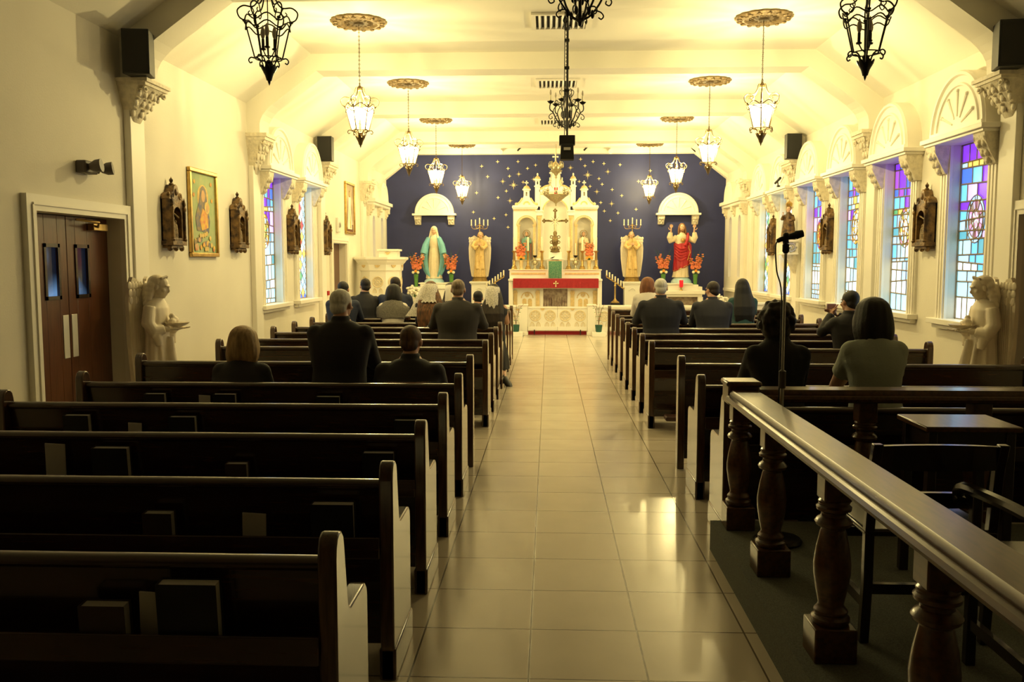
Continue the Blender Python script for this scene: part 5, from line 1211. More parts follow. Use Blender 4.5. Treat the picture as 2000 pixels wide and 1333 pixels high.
def shell(rings, a0, a1, n, folds, seed, th=.012):
    R = random.Random(seed); ph = R.uniform(0, 6); mb = MB(); L = []
    for z, cx, cy, rx, ry in rings:
        out = []; inn = []
        for q in range(n + 1):
            a = a0 + (a1 - a0) * q / n; k = 1 + folds * cos(9 * a + ph + z * 3); out.append((cx + rx * k * cos(a), cy + ry * k * sin(a), z)); inn.append((cx + (rx * k - th) * cos(a), cy + (ry * k - th) * sin(a), z))
        L.append(out + inn[::-1])
    mb.loft(L); return mb
shell([(1.14, 0, .02, .12, .09), (1.07, 0, .01, .185, .115), (.88, 0, .01, .25, .145), (.65, 0, .01, .325, .165), (.48, 0, .01, .31, .17), (.30, 0, .01, .255, .175), (.14, 0, .02, .17, .16)], -1.05, pi + 1.05, 44, .05, 3).build('mantle', 'mantle_blue', st)
for t in (-1, 1): MB().tube([(t * .12, -.03, 1.08), (t * .20, -.05, .92), (t * .23, -.10, .76), (t * .245, -.12, .70)], [.06, .07, .085, .075], 14).build('sleeve', 'mantle_blue', st)
mb = MB()
for t in (-1, 1): mb.tube([(t * .20, -.07, .93), (t * .26, -.09, .78), (t * .295, -.10, .63), (t * .28, -.10, .50), (t * .24, -.09, .36)], [.014, .02, .024, .018, .008], 7)
mb.build('mantle_border', 'gold_leaf', st)

# ---- statue in the red robe, arms raised
st = thing('statue', 'statue of a bearded man in red robe with raised open hands on a globe', 'statue', (3.21, 21.68, 1.12))
MB().ell((0, 0, .0), (.255, .2, .17), 20, 10).build('globe', 'globe_blue', st)
b = MB(); robe(b, [(.14, -.02, 0, .20, .15, .10), (.2, -.02, 0, .185, .14, .10), (.45, 0, .0, .16, .125, .07), (.7, 0, 0, .15, .11, .04), (.9, 0, 0, .155, .105, .02), (1.05, 0, 0, .17, .10, .01), (1.13, 0, .0, .15, .09, 0), (1.18, 0, 0, .09, .07, 0), (1.22, 0, 0, .048, .048, 0)], seed=2)
for t in (-1, 1): b.tube([(t * .13, 0, 1.12), (t * .21, -.03, 1.05), (t * .275, -.06, 1.02), (t * .30, -.08, 1.10), (t * .285, -.10, 1.22)], [.058, .062, .075, .075, .05], 12)
b.fused('robe', 'statue_cream', st, voxel=.010, smooth=2)
sk = MB(); head(sk, (0, -.02, 1.34), .84, 0, .05, -1); sk.tube([(0, 0, 1.18), (0, -.01, 1.28)], [.046, .04], 10); sk.fused('head', 'statue_skin', st, voxel=.006, smooth=1)
for t in (-1, 1): sk = MB(); sk.tube([(t * .29, -.095, 1.15), (t * .275, -.105, 1.26)], [.026, .022], 8); hand(sk, (t * .275, -.105, 1.25), (t * -.05 + (.1 if t > 0 else -.02), -.05, 1), (0, -1, 0), -t, .19, .2, .12); sk.fused('hand', 'statue_skin', st, voxel=.005, smooth=1)
h = MB(); h.ell((0, .01, 1.375), (.08, .09, .075), 14, 9); h.tube([(0, .05, 1.36), (0, .06, 1.25), (0, .05, 1.18)], [.07, .085, .07], 12)
for t in (-1, 1): h.tube([(t * .068, -.01, 1.37), (t * .078, -.01, 1.27), (t * .085, -.035, 1.17)], [.025, .03, .02], 8)
h.ell((0, -.088, 1.262), (.042, .028, .036), 10, 7); h.fused('hair', 'hair_brown_paint', st, voxel=.008, smooth=1)
b = MB(); rings = []
for i, (z, rx, ry, tl) in enumerate([(.36, .20, .16, .42), (.45, .195, .155, .36), (.6, .185, .145, .22), (.75, .18, .135, .08), (.86, .18, .125, -.02), (.95, .185, .118, -.10)]):
    ring = []
    for q in range(48): a = 2 * pi * q / 48; k = 1 + .06 * cos(10 * a + z * 7) + .03 * cos(17 * a - z * 9); x = rx * k * cos(a); ring.append((x, ry * k * sin(a), z + tl * x + .02 * cos(5 * a + z * 8)))
    rings.append(ring)
b.loft(rings); b.tube(spline([(.06, -.115, .90), (.12, -.10, 1.05), (.135, -.02, 1.17), (.12, .08, 1.08), (.05, .12, .9)]), .055, 10, flat=.7)
for i in range(6): b.tube(spline([(.15, -.09, .98 - .05 * i), (.20, -.06, .90 - .06 * i), (.19, -.05, .78 - .06 * i)]), [.03] * 11, 7)
for i in range(5): b.tube(spline([(-.17, -.06, .93 - .07 * i), (-.05, -.145, .83 - .07 * i), (.10, -.13, .85 - .06 * i)]), .020, 7)
b.fused('mantle', 'robe_red', st, voxel=.010, smooth=1)
mb = MB(); mb.ell((.015, -.125, 1.03), (.03, .014, .034), 10, 7)
for i in range(14): a = i * pi / 7; mb.tube([(.015 + .03 * cos(a), -.122, 1.03 + .03 * sin(a)), (.015 + .07 * cos(a), -.116, 1.03 + .07 * sin(a))], [.010, .003], 5)
mb.build('heart_rays', 'gold_leaf', st)
mb = MB(); mb.tube(spline([(.18, -.09, .97), (.15, -.11, .86), (.19, -.10, .76), (.16, -.11, .66), (.13, -.12, .55)]), .009, 6); mb.tube(spline([(-.2, -.06, .30), (-.08, -.14, .34), (.06, -.15, .40), (.17, -.10, .46)]), .008, 6); mb.build('mantle_border', 'gold_leaf', st)

# ---- gold angels carrying candelabra
def candle_angel(x, f, label):
    st = thing('angel_statue', label, 'angel statue', (x, 21.62, 1.16), 0, 'gold angels carrying candles')
    MB().lathe([(.19, 0), (.19, .03), (.17, .05), (.17, .09), (.19, .10), (0, .10)], n=20).build('base', 'gold_base', st)
    b = MB(); robe(b, [(.10, 0, 0, .14, .11, .14), (.3, 0, 0, .125, .10, .12), (.55, 0, 0, .11, .09, .10), (.75, 0, 0, .10, .08, .02), (.88, 0, 0, .125, .085, 0), (.97, 0, 0, .13, .08, 0), (1.02, 0, 0, .07, .06, 0), (1.06, 0, 0, .04, .04, 0)], seed=4)
    for t in (-1, 1): b.tube([(t * .11, 0, .96), (t * .16, -.05, .85), (t * .10, -.12, .80), (t * .02, -.14, .86)], [.045, .05, .045, .025], 10)
    b.tube([(.03 * f, -.09, .5), (.02 * f, -.1, .1)], [.03, .04], 8); b.tube([(-.06, -.09, .62), (-.05, -.10, .30)], [.03, .05], 8); b.tube([(.07, -.09, .62), (.08, -.10, .30)], [.03, .05], 8)
    b.fused('robe', 'statue_gold', st, voxel=.009, smooth=1)
    sk = MB(); head(sk, (.02 * f, -.03, 1.12), .72, .25 * f, .25, -1); sk.fused('head', 'statue_skin', st, voxel=.006, smooth=1); sk = MB(); hand(sk, (.03, -.145, .85), (-.5, -.2, .8), (0, .8, .3), 1, .11); hand(sk, (-.03, -.145, .85), (.5, -.2, .8), (0, .8, .3), -1, .11); sk.fused('hands', 'statue_skin', st, voxel=.004, smooth=1)
    h = MB(); h.ell((.02 * f, 0, 1.145), (.068, .07, .065), 12, 8)
    for i in range(10): a = pi * i / 9; h.ell((.02 * f + .065 * cos(a), .02, 1.09 + .07 * sin(a)), .026, 7, 5)
    h.fused('hair', 'hair_brown_paint' if False else 'gold_base', st, voxel=.008, smooth=1)
    pts = [(.03, .95), (.08, 1.08), (.14, 1.12), (.205, 1.07), (.255, .96), (.275, .80), (.265, .55), (.235, .30), (.205, .12), (.15, .10), (.12, .2), (.09, .5), (.05, .8)]
    for t in (-1, 1): wing(t, pts, .07, .03, -.15).build('wing', 'statue_marble', st, bevel=.008)
    mb = MB(); mb.tube([(-.02 * f, -.155, .60), (0, -.10, 1.0), (0, .0, 1.25), (0, .0, 1.36)], .010, 8); mb.lathe([(.01, 1.26), (.025, 1.29), (.012, 1.32), (.02, 1.36), (.008, 1.40), (0, 1.40)], n=10)
    for t in (-1, 1):
        mb.tube(spline([(0, 0, 1.32), (t * .04, 0, 1.36), (t * .08, 0, 1.30), (t * .10, 0, 1.36)]), .007, 6); mb.tube(spline([(0, 0, 1.30), (t * .09, 0, 1.27), (t * .17, 0, 1.28), (t * .20, 0, 1.35)]), .007, 6)
    mb.build('candelabrum', 'brass', st)
    for cx, z in ((0, 1.40), (-.10, 1.36), (.10, 1.36), (-.20, 1.36), (.20, 1.36)):
        MB().lathe([(.01, z - .01), (.024, z), (.013, z + .01), (.014, z + .13), (.005, z + .14), (0, z + .14)], (cx, 0, 0), 9).build('candle', 'candle_wax', st)
    return st
candle_angel(-1.685, 1, 'gold winged angel statue with five candles, left of the altar')
candle_angel(2.01, -1, 'gold winged angel statue with five candles, right of the altar')

# ---- saints in the niches
def saint(x, label, m1, m2):
    st = thing('saint_statue', label, 'statue', (x, 21.9, 1.68))
    b = MB(); robe(b, [(0, 0, 0, .10, .08, .06), (.2, 0, 0, .09, .07, .06), (.4, 0, 0, .085, .065, .03), (.5, 0, 0, .10, .06, 0), (.55, 0, 0, .06, .05, 0), (.58, 0, 0, .03, .03, 0)], seed=6)
    b.tube([(-.08, 0, .52), (-.1, -.05, .42), (-.02, -.09, .42)], [.035, .035, .02], 8); b.tube([(.08, 0, .52), (.1, -.05, .42), (.02, -.09, .44)], [.035, .035, .02], 8); b.fused('robe', m1, st, voxel=.008, smooth=1)
    shell([(.55, 0, .01, .09, .07), (.4, 0, .01, .115, .085), (.2, 0, .01, .115, .09), (.02, 0, .01, .11, .09)], -.5, pi + .5, 24, .05, 2, .01).build('mantle', m2, st)
    sk = MB(); head(sk, (0, -.01, .63), .55, 0, 0, -1); sk.fused('head', 'statue_skin', st, voxel=.005, smooth=1); sk = MB(); hand(sk, (0, -.09, .43), (0, -.3, 1), (0, -1, 0), 1, .08); sk.fused('hand', 'statue_skin', st, voxel=.003, smooth=1)
    h = MB(); h.ell((0, .006, .65), (.05, .055, .048), 10, 7); h.ell((0, -.04, .59), (.026, .02, .024), 8, 5); h.fused('hair', 'hair_brown_paint', st, voxel=.006, smooth=1)
    MB().torus((0, .05, .645), .085, .007, 'y', 24, 5).build('halo', 'gold_leaf', st)
saint(-.55, 'small saint in red and green with halo in the left altarpiece niche', 'robe_green', 'robe_pink')
saint(.85, 'small saint in gold robe with halo in the right altarpiece niche', 'statue_cream', 'altar_gold')

# ---- marble angels with water basins at the cross aisle
def font_angel(x, rz, label):
    st = thing('font_angel', label, 'angel statue', (x, 8.42, 0), rz, 'marble angels at the cross aisle')
    MB().box(-.21, .21, -.21, .17, 0, .10).build('plinth', 'chair_wood', st, bevel=.01)
    b = MB(); robe(b, [(.10, 0, -.02, .20, .19, .14), (.16, 0, -.02, .19, .18, .14), (.4, 0, -.01, .165, .15, .13), (.7, 0, .0, .145, .125, .11), (.92, 0, 0, .13, .105, .07), (1.08, 0, 0, .15, .11, .02), (1.20, 0, 0, .165, .10, .01), (1.26, 0, 0, .12, .08, 0), (1.30, 0, -.01, .055, .055, 0)], seed=8, nf=9)
    for t in (-1, 1): b.tube([(t * .15, 0, 1.22), (t * .19, .0, 1.06), (t * .17, -.05, .98), (t * .12, -.13, 1.0)], [.055, .065, .07, .045], 12); b.tube([(t * .16, -.06, .98), (t * .15, -.09, .84)], [.06, .03], 9)
    b.tube([(0, -.13, .92), (-.03, -.17, .6), (-.02, -.2, .3)], [.03, .05, .06], 9); b.tube([(.09, -.1, .9), (.1, -.15, .5), (.09, -.17, .15)], [.02, .035, .045], 9)
    b.fused('robe', 'statue_marble', st, voxel=.010, smooth=1)
    sk = MB(); R = head(sk, (0, -.045, 1.405), .92, 0, .28, -1); sk.tube([(0, 0, 1.26), (0, -.02, 1.36)], [.055, .046], 12); sk.fused('head', 'statue_marble', st, voxel=.007, smooth=1)
    for t in (-1, 1): sk = MB(); sk.tube([(t * .125, -.11, 1.0), (t * .10, -.17, 1.0)], [.032, .027], 9); hand(sk, (t * .10, -.165, 1.0), (-t * .15, -1, .02), (0, 0, 1), -t, .15, .15); sk.fused('hand', 'statue_marble', st, voxel=.005, smooth=1)
    h = MB(); h.ell((0, -.015, 1.445), (.082, .092, .078), 14, 9); h.tube([(0, .03, 1.42), (0, .065, 1.32), (0, .075, 1.20)], [.08, .085, .06], 12); h.tube([(-.06, -.08, 1.485), (0, -.115, 1.505), (.06, -.08, 1.485)], .014, 8)
    for t in (-1, 1):
        for i in range(5): h.ell((t * (.068 + .004 * i), .012 + .010 * i, 1.42 - .045 * i), (.03, .045, .04), 8, 6)
    h.fused('hair', 'statue_marble', st, voxel=.008, smooth=1)
    mb = MB(); mb.lathe([(0, 0), (.05, .005), (.095, .025), (.115, .045), (.105, .045), (.08, .03), (0, .02)], (0, -.20, 1.015), 28, lambda a, r, z: 1 + .05 * cos(12 * a)); mb.build('basin', 'statue_marble', st)
    mb = MB(); mb.ell((.02, -.165, 1.08), (.05, .045, .04), 9, 6); mb.ell((-.03, -.165, 1.07), (.04, .04, .03), 9, 6); mb.ell((0, -.15, 1.12), (.03, .03, .03), 8, 6); mb.fused('flower_spray', 'statue_marble', st, voxel=.008, smooth=1)
    pts = [(.02, 1.15), (.05, 1.36), (.10, 1.48), (.16, 1.50), (.20, 1.42), (.225, 1.25), (.22, .9), (.19, .55), (.15, .30), (.11, .26), (.08, .5), (.04, .9)]
    for t in (-1, 1): wing(t, pts, .12, .035, .35).build('wing', 'statue_marble', st, bevel=.01)
font_angel(-3.80, pi / 2, 'white marble angel holding a basin at the left wall beside the brown doors')
font_angel(4.06, -pi / 2, 'white marble angel holding a basin below the nearest window on the right')

# ---- small crowned statue on a bracket, right wall
st = thing('wall_bracket', 'cream wall bracket with silver relief on the right wall behind the microphone', 'bracket', (4.31, 15.72, 1.76))
MB().box(-.26, 0, -.15, .15, .02, .24).box(-.28, 0, -.17, .17, .22, .26).box(-.28, 0, -.17, .17, 0, .03).build('shelf', 'trim_white', st, bevel=.006)
MB().loft([[(0, -h, z), (-d, -h, z), (-d, h, z), (0, h, z)] for z, d, h in ((-.32, .04, .03), (-.28, .06, .05), (-.15, .12, .08), (-.05, .2, .11), (0, .22, .12))]).build('corbel', 'ornament_stone', st)
mb = MB(); mb.torus((0, -.155, .13), .07, .016, 'y', 16, 6); mb.ell((0, -.155, .13), (.04, .015, .04), 10, 6)
for i in range(8): a = i * pi / 4; mb.ell((.095 * cos(a), -.152, .13 + .08 * sin(a)), (.02, .010, .02), 7, 4)
mb.xf(lambda p: V(p.x - .13, p.y, p.z)); mb.build('relief', 'steel', st)
st = thing('crowned_statue', 'small dark robed crowned statue standing on the cream wall bracket', 'statue', (4.17, 15.72, 2.02), -.5)
b = MB(); robe(b, [(0, 0, 0, .13, .10, .05), (.2, 0, 0, .11, .09, .05), (.38, 0, 0, .085, .07, .02), (.45, 0, 0, .05, .05, 0), (.48, 0, 0, .03, .03, 0)], seed=3); b.tube([(-.06, 0, .42), (-.1, -.06, .36), (-.07, -.1, .42)], [.03, .03, .018], 8); b.tube([(.06, 0, .42), (.1, -.05, .34), (.06, -.1, .33)], [.03, .03, .018], 8); b.fused('robe', 'shrine_wood', st, voxel=.008, smooth=1)
sk = MB(); head(sk, (0, -.01, .53), .5, 0, 0, -1); sk.fused('head', 'statue_skin', st, voxel=.005, smooth=1)
sk = MB(); hand(sk, (-.07, -.1, .42), (0, -.1, 1), (0, -1, 0), 1, .07); sk.fused('hand', 'statue_skin', st, voxel=.003, smooth=1)
sk = MB(); hand(sk, (.06, -.1, .33), (0, -1, .1), (0, 0, 1), 1, .07); sk.fused('hand', 'statue_skin', st, voxel=.003, smooth=1)
MB().ell((0, .005, .545), (.045, .05, .045), 10, 7).build('hair', 'hair_brown_paint', st)
mb = MB(); mb.lathe([(.042, .575), (.05, .60), (.055, .63), (.03, .655), (.01, .67), (0, .70)], n=12, mod=lambda a, r, z: 1 + .1 * cos(6 * a)); mb.build('crown', 'gold_leaf', st)

# ================================================================== THE CONGREGATION
def person(label, x, y, top, sw, pose='kneel', skin='skin_light', upper='suit_black', lower='trouser_black', hair='short', hair_mat='hair_dark', skirt=False, short_sleeve=False, sleeveless=False, yaw=0., pitch=.12, turn=0., arms=None, lean=None, hs=1., collar=None, knee_out=None, rail=.80, hair_w=1., hair_l=.36):
    kneel = pose == 'kneel'
    hz = .17 + (top - .17) * .345 if kneel else .535
    ly = lean if lean is not None else (.07 if kneel else .16)
    nz = top - .242 * hs; k = sw / .46
    hc = V(.01 * turn, ly + .055, top - .115 * hs)
    def ring(mb, z, cx, cy, rx, ry): return mb.oring((cx, cy, z), rx, ry, 20)
    def torso(mb, g=0., low=0., to_neck=True):
        wz = .172 if skirt else .192
        L = [(hz - .10 - low, .120 * k, .09, -.02), (hz - .04, .175 * k, .125, -.02), (hz + .06, .180 * k, .125, -.01), (hz + (nz - hz) * .38, (wz - .02) * k, .108, ly * .3), (hz + (nz - hz) * .62, wz * k, .118, ly * .55), (nz - .16, .205 * k, .116, ly * .75), (nz - .10, .208 * k, .104, ly * .88), (nz - .06, .178 * k, .09, ly * .95), (nz - .03, .125 * k, .078, ly), (nz, .078 * k, .066, ly + .005)]
        if to_neck: L.append((nz + .05, .054 + 0 * k, .056, ly + .015)); L.append((nz + .09, .052, .055, ly + .025))
        mb.loft([mb.oring((0, cy, z), rx + g, ry + g, 20) for z, rx, ry, cy in L])
    S = [V(t * (sw / 2 - .068), ly * .9, nz - .105) for t in (-1, 1)]
    if arms is None:
        if kneel: E_ = [V(t * (sw / 2 - .028), ly + .17, max(rail + .015, nz - .34)) for t in (-1, 1)]; W_ = [V(t * .035, ly + .30, max(rail + .10, nz - .24)) for t in (-1, 1)]
        else: E_ = [V(t * (sw / 2 - .005), ly * .6 + .10, nz - .33) for t in (-1, 1)]; W_ = [V(t * .09, ly + .26, hz + .11) for t in (-1, 1)]
    else: E_, W_ = [Vector(a[0]) for a in arms], [Vector(a[1]) for a in arms]
    def arm(mb, i, g=0., frac=1.):
        a, b, c = S[i], E_[i], W_[i]
        if frac >= 1: mb.tube([a + V(0, 0, .01), a.lerp(b, .5), b, b.lerp(c, .45), c], [.058 + g, .050 + g, .042 + g, .040 + g, .029 + g], 12); mb.ell(b, .043 + g, 10, 8)
        else: mb.tube([a + V(0, 0, .01), a.lerp(b, frac * .6), a.lerp(b, frac)], [.058 + g, .052 + g, .050 + g * 1.3], 12)
        mb.ell(a + V(0, 0, .012), (.060 + g, .062 + g, .056 + g), 12, 9)
    H = [V(t * .09 * k, -.0, hz) for t in (-1, 1)]
    if kneel: K = [V(t * .10, .11, .225) for t in (-1, 1)]; A = [V(t * .10, -.28, .13) for t in (-1, 1)]; T = [V(t * .10, -.36, .05) for t in (-1, 1)]
    else: K = [V(t * .11, .40, .50) for t in (-1, 1)]; A = [V(t * .11, .29, .09) for t in (-1, 1)]; T = [V(t * .12, .42, .035) for t in (-1, 1)]
    if knee_out: A[1], T[1] = Vector(knee_out[0]), Vector(knee_out[1])
    def leg(mb, i, g=0., end=1.):
        mb.tube([H[i], H[i].lerp(K[i], .5), K[i], K[i].lerp(A[i], .35), K[i].lerp(A[i], end)], [.088 + g, .075 + g, .055 + g, .056 + g, .038 + g], 12); mb.ell(K[i], .056 + g, 10, 8)
    b = MB(); torso(b); R = head(b, hc, hs, turn, pitch)
    for i in (0, 1):
        arm(b, i); leg(b, i); b.tube([A[i], T[i]], [.036, .03], 8)
        d = W_[i] - E_[i]; t = -1 if i == 0 else 1
        hd = V(-t * .08, d.y * .5, max(d.z, .05) + .15) if kneel and arms is None else d
        hand(b, W_[i], hd, (-t, 0, 0) if kneel else (0, 0, -1), -t if kneel else t, .17, .22, .04)
    o = b.fused('person', skin, None, voxel=.0085, smooth=2, sf=.5); o.location = (x, y, 0); o.rotation_euler = (0, 0, yaw); tag(o, label, 'person', 'people kneeling and sitting in the pews')
    eyes(o, hc, hs, R)
    u = MB(); torso(u, .017, .06 if kneel else .02, False)
    for i in (0, 1):
        if sleeveless: u.ell(S[i] + V((.03 if i == 0 else -.03), 0, 0), (.05, .075, .07), 10, 8)
        else: arm(u, i, .016, .62 if short_sleeve else 1.)
    if collar != 'open': u.lathe([(.085, nz - .03), (.075, nz + .02), (.068, nz + .045), (.06, nz + .045)], (0, ly + .012, 0), 18)
    u.fused('top', upper, o, voxel=.011, smooth=6)
    l = MB()
    if skirt: l.loft([l.oring((0, cy, z), rx, ry, 28, .03, 9) for z, cy, rx, ry in ((hz + .05, -.01, .175 * k, .14), (hz - .08, .02, .2 * k, .2), (.34, .03, .22, .24), (.19, .02, .23, .26))]) if kneel else l.loft([l.oring((0, cy, z), rx, ry, 28, .03, 9) for z, cy, rx, ry in ((hz + .05, .0, .18 * k, .14), (hz - .03, .15, .21, .3), (.40, .27, .2, .2), (.25, .3, .2, .17))])
    else:
        for i in (0, 1): leg(l, i, .014, .96)
    l.fused('skirt' if skirt else 'trousers', lower, o, voxel=.012, smooth=2)
    for i in (0, 1):
        sh = MB(); d = (T[i] - A[i]).normalized(); sh.tube([A[i] - d * .03, A[i] + d * .06, T[i] + d * .06, T[i] + d * .13], [.045, .05, .048, .022], 10, flat=.75); sh.build('shoe', 'book_black', o)
    # hair
    h = MB(); Rh = R; P = lambda a: hc + Rh @ (Vector(a) * hs)
    rnd = random.Random(int(x * 1000) ^ int(y * 77))
    if hair in ('short', 'thin', 'white'):
        h.ell(P((0, -.022, .036)), tuple(q * hs for q in (.082, .097, .086)), 16, 11, Rh); h.ell(P((0, -.052, -.025)), tuple(q * hs for q in (.070, .058, .066)), 14, 9, Rh)
        for t in (-1, 1): h.ell(P((t * .068, .005, .015)), tuple(q * hs for q in (.014, .03, .038)), 8, 6, Rh)
    elif hair == 'bob':
        h.ell(P((0, -.018, .030)), tuple(q * hs for q in (.099, .110, .095)), 18, 12, Rh)
        h.loft([h.oring(P((0, cy, z)), rx * hs, ry * hs, 24) for z, rx, ry, cy in ((.06, .095, .098, -.018), (.0, .108, .100, -.024), (-.06, .114, .092, -.03), (-.11, .112, .080, -.034), (-.145, .098, .066, -.034), (-.155, .07, .05, -.03))])
        for t in (-1, 1): h.ell(P((t * .088, .012, -.05)), tuple(q * hs for q in (.03, .05, .085)), 10, 8, Rh)
        for i in range(26):
            a = pi * (.92 + 1.16 * i / 25); r = rnd.uniform(.94, 1.05); zl = rnd.uniform(-.15, -.185)
            Q = spline([P((.045 * cos(a), -.02 + .05 * sin(a), .108)), P((.086 * r * cos(a), -.02 + .095 * r * sin(a), .065)), P((.106 * r * cos(a), -.026 + .10 * r * sin(a), -.02)), P((.114 * r * cos(a), -.03 + .088 * r * sin(a), -.10)), P((.102 * r * cos(a), -.032 + .066 * r * sin(a), zl))], 4); h.tube(Q, [.010 + .004 * sin(pi * j / (len(Q) - 1)) for j in range(len(Q))], 6)
    elif hair == 'curly':
        h.ell(P((0, -.02, .03)), tuple(q * hs for q in (.10, .105, .095)), 16, 11, Rh); h.ell(P((0, -.045, -.05)), tuple(q * hs for q in (.095, .075, .09)), 14, 9, Rh)
        for i in range(80):
            v = V(rnd.gauss(0, 1), rnd.gauss(-.6, .8), rnd.gauss(.1, 1)).normalized()
            if v.y > .35 and v.z < .5: continue
            h.ell(P((v.x * .105, -.025 + v.y * .105, .0 + v.z * .115)), rnd.uniform(.018, .03), 7, 5)
    elif hair == 'long':
        h.ell(P((0, -.018, .036)), tuple(q * hs for q in (.09, .10, .088)), 16, 11, Rh)
        W = hair_w
        h.loft([h.oring(q, rx, ry, 24, .05, 7) for q, rx, ry in ((P((0, -.02, .06)), .088, .09), (P((0, -.045, -.02)), .108, .085), (P((0, -.06, -.10)), .125 * W, .07), (V(hc.x, ly - .055, nz - .03), .145 * W, .06), (V(hc.x, ly * .7 - .095, nz - .15), .155 * W, .05), (V(hc.x, ly * .5 - .10, nz - .27), .15 * W, .045), (V(hc.x, ly * .45 - .10, nz - hair_l), .125 * W, .03))])
        for t in (-1, 1): h.ell(P((t * .078, .0, -.03)), tuple(q * hs for q in (.025, .05, .09)), 10, 8, Rh)
        for i in range(11): t = -1 + i / 5; h.tube([P((t * .08, -.085 + .05 * abs(t), -.04)), V(hc.x + t * .125 * W, ly - .115 + .05 * abs(t), nz - .08), V(hc.x + t * .125 * W, ly * .5 - .135 + .03 * abs(t), nz - hair_l - .02 * (i % 3))], [.016, .018, .010], 7)
    ho = h.fused('hair', hair_mat, o, voxel=.0085, smooth={'curly': 2, 'bob': 3, 'long': 3}.get(hair, 5))
    return o, hc, nz, ly, hs
def hairmat(name, col, col2=None): return mat(name, col, .5, col2=col2, vscale=9, bump=.35, bscale=90, stretch=(6, 6, 1), spec=.35)
hairmat('hair_dark', (.012, .009, .007)); hairmat('hair_black', (.008, .007, .007)); hairmat('hair_white', (.82, .80, .74), (.58, .56, .50)); hairmat('hair_grey', (.30, .23, .16), (.15, .11, .075))
hairmat('hair_blonde', (.46, .31, .14), (.26, .17, .08)); hairmat('hair_auburn', (.22, .095, .035), (.06, .035, .022)); hairmat('hair_red', (.24, .09, .03), (.14, .05, .02)); hairmat('hair_thin', (.16, .085, .04), (.05, .03, .02)); hairmat('hair_brown', (.03, .018, .011), (.012, .008, .006))
mat('suit_black', (.008, .0075, .010), .8, sheen=.05); mat('suit_grey', (.040, .037, .036), .85, bump=.1, bscale=200); mat('suit_navy', (.018, .019, .028), .85); mat('jacket_blue', (.015, .022, .05), .8)
mat('trouser_black', (.009, .009, .010), .85); mat('shirt_white', (.62, .58, .52), .8); mat('shirt_sage', (.36, .40, .34), .85, bump=.1, bscale=60); mat('shirt_teal', (.008, .052, .058), .8); mat('dress_black', (.010, .010, .010), .8); mat('sweater_black', (.007, .0065, .006), .9)
K = .60        # hips of somebody kneeling, measured from the pew back behind
people = []
def P(*a, **k): o = person(*a, **k); people.append(o[0]); return o
P('person with blonde bobbed hair in a dark jacket, leftmost of the near row', -2.29, 6.06 + .27, 1.16, .43, 'sit', hair='bob', hair_mat='hair_blonde', upper='suit_black', skirt=True, turn=-.1)
P('broad white haired person in a black suit kneeling upright on the near left', -1.60, 6.06 + K, 1.43, .51, hair='white', hair_mat='hair_white', upper='suit_black', turn=-.25)
P('person with thinning brown hair in a black suit sitting in the near left row', -1.03, 6.06 + .30, 1.165, .52, 'sit', hair='thin', hair_mat='hair_thin', upper='suit_black', turn=-.08, pitch=.2)
P('big grey suited person with short grey hair kneeling by the aisle on the left', -1.055, 9.57 + K, 1.435, .56, hair='short', hair_mat='hair_grey', upper='suit_grey', arms=[((-.30, .14, .90), (-.12, .30, .93)), ((.30, .14, .90), (.12, .30, .93))])
o, hc, nz, ly, hs = P('person under a white lace veil in a sleeveless black dress by the left aisle', -.76, 11.33 + K, 1.34, .42, hair='long', hair_mat='hair_brown', upper='dress_black', lower='dress_black', skirt=True, sleeveless=True, turn=.15, knee_out=((.17, -.25, .10), (.21, -.30, .05)))
def veil(o, hc, hs, length, m, turn=0, wd=1., a0=-.45):
    rings = []; n = 36
    for z, rx, ry, cy in [(.108, .015, .015, -.01), (.10, .055, .065, -.015), (.07, .088, .10, -.02), (.02, .101, .116, -.026), (-.05, .108, .124, -.04), (-.12, .118, .122, -.055), (-.12 - (length - .12) * .5, .132 * wd, .115, -.07), (-length, .15 * wd, .115, -.08)]:
        out = []; inn = []
        for q in range(n + 1):
            a = -pi - a0 + (pi + 2 * a0) * q / n * 1.0; fd = 1 + (.05 * cos(14 * a + 1) if z < -.06 else .012 * cos(14 * a + 1)); s = .012 * cos(18 * a) if z <= -length else 0
            out.append((hc.x + rx * fd * cos(a), hc.y + cy + ry * fd * sin(a), hc.z + z * hs + s)); inn.append((hc.x + (rx * fd - .004) * cos(a), hc.y + cy + (ry * fd - .004) * sin(a), hc.z + z * hs - .003 + s))
        rings.append(out + inn[::-1])
    mb = MB().loft(rings); return mb.build('veil', m, o)
veil(o, hc, hs, .27, 'veil_lace', a0=.35)
P('dark haired child in a black jacket kneeling beside the white lace veil', -1.035, 12.2 + K, 1.215, .36, hair='short', hair_mat='hair_black', upper='suit_black', hs=.9, turn=.1)
o, hc, nz, ly, hs = P('person with very long auburn hair under a lace veil in a dotted black dress', -1.61, 11.33 + K, 1.375, .42, hair='long', hair_mat='hair_auburn', upper='dots_dress', lower='dots_dress', skirt=True, hair_w=1.15, hair_l=.42)
veil(o, hc, hs, .16, 'veil_lace', a0=.3)
mb = MB(); ring = []
for z, w, yy in ((hc.z + .06, .03, -.08), (hc.z - .02, .06, -.10), (hc.z - .12, .07, -.10), (hc.z - .26, .09, -.10), (hc.z - .36, .13, -.08)):
    q = -.07 - (hc.z + .06 - z) * .36; ring.append([(q - w, hc.y + yy + .05, z), (q, hc.y + yy - .03, z), (q + w * .8, hc.y + yy - .045, z), (q + w * .8, hc.y + yy - .04, z), (q, hc.y + yy - .025, z), (q - w, hc.y + yy + .055, z)])
mb.loft(ring); mb.build('veil_end', 'veil_lace', o)
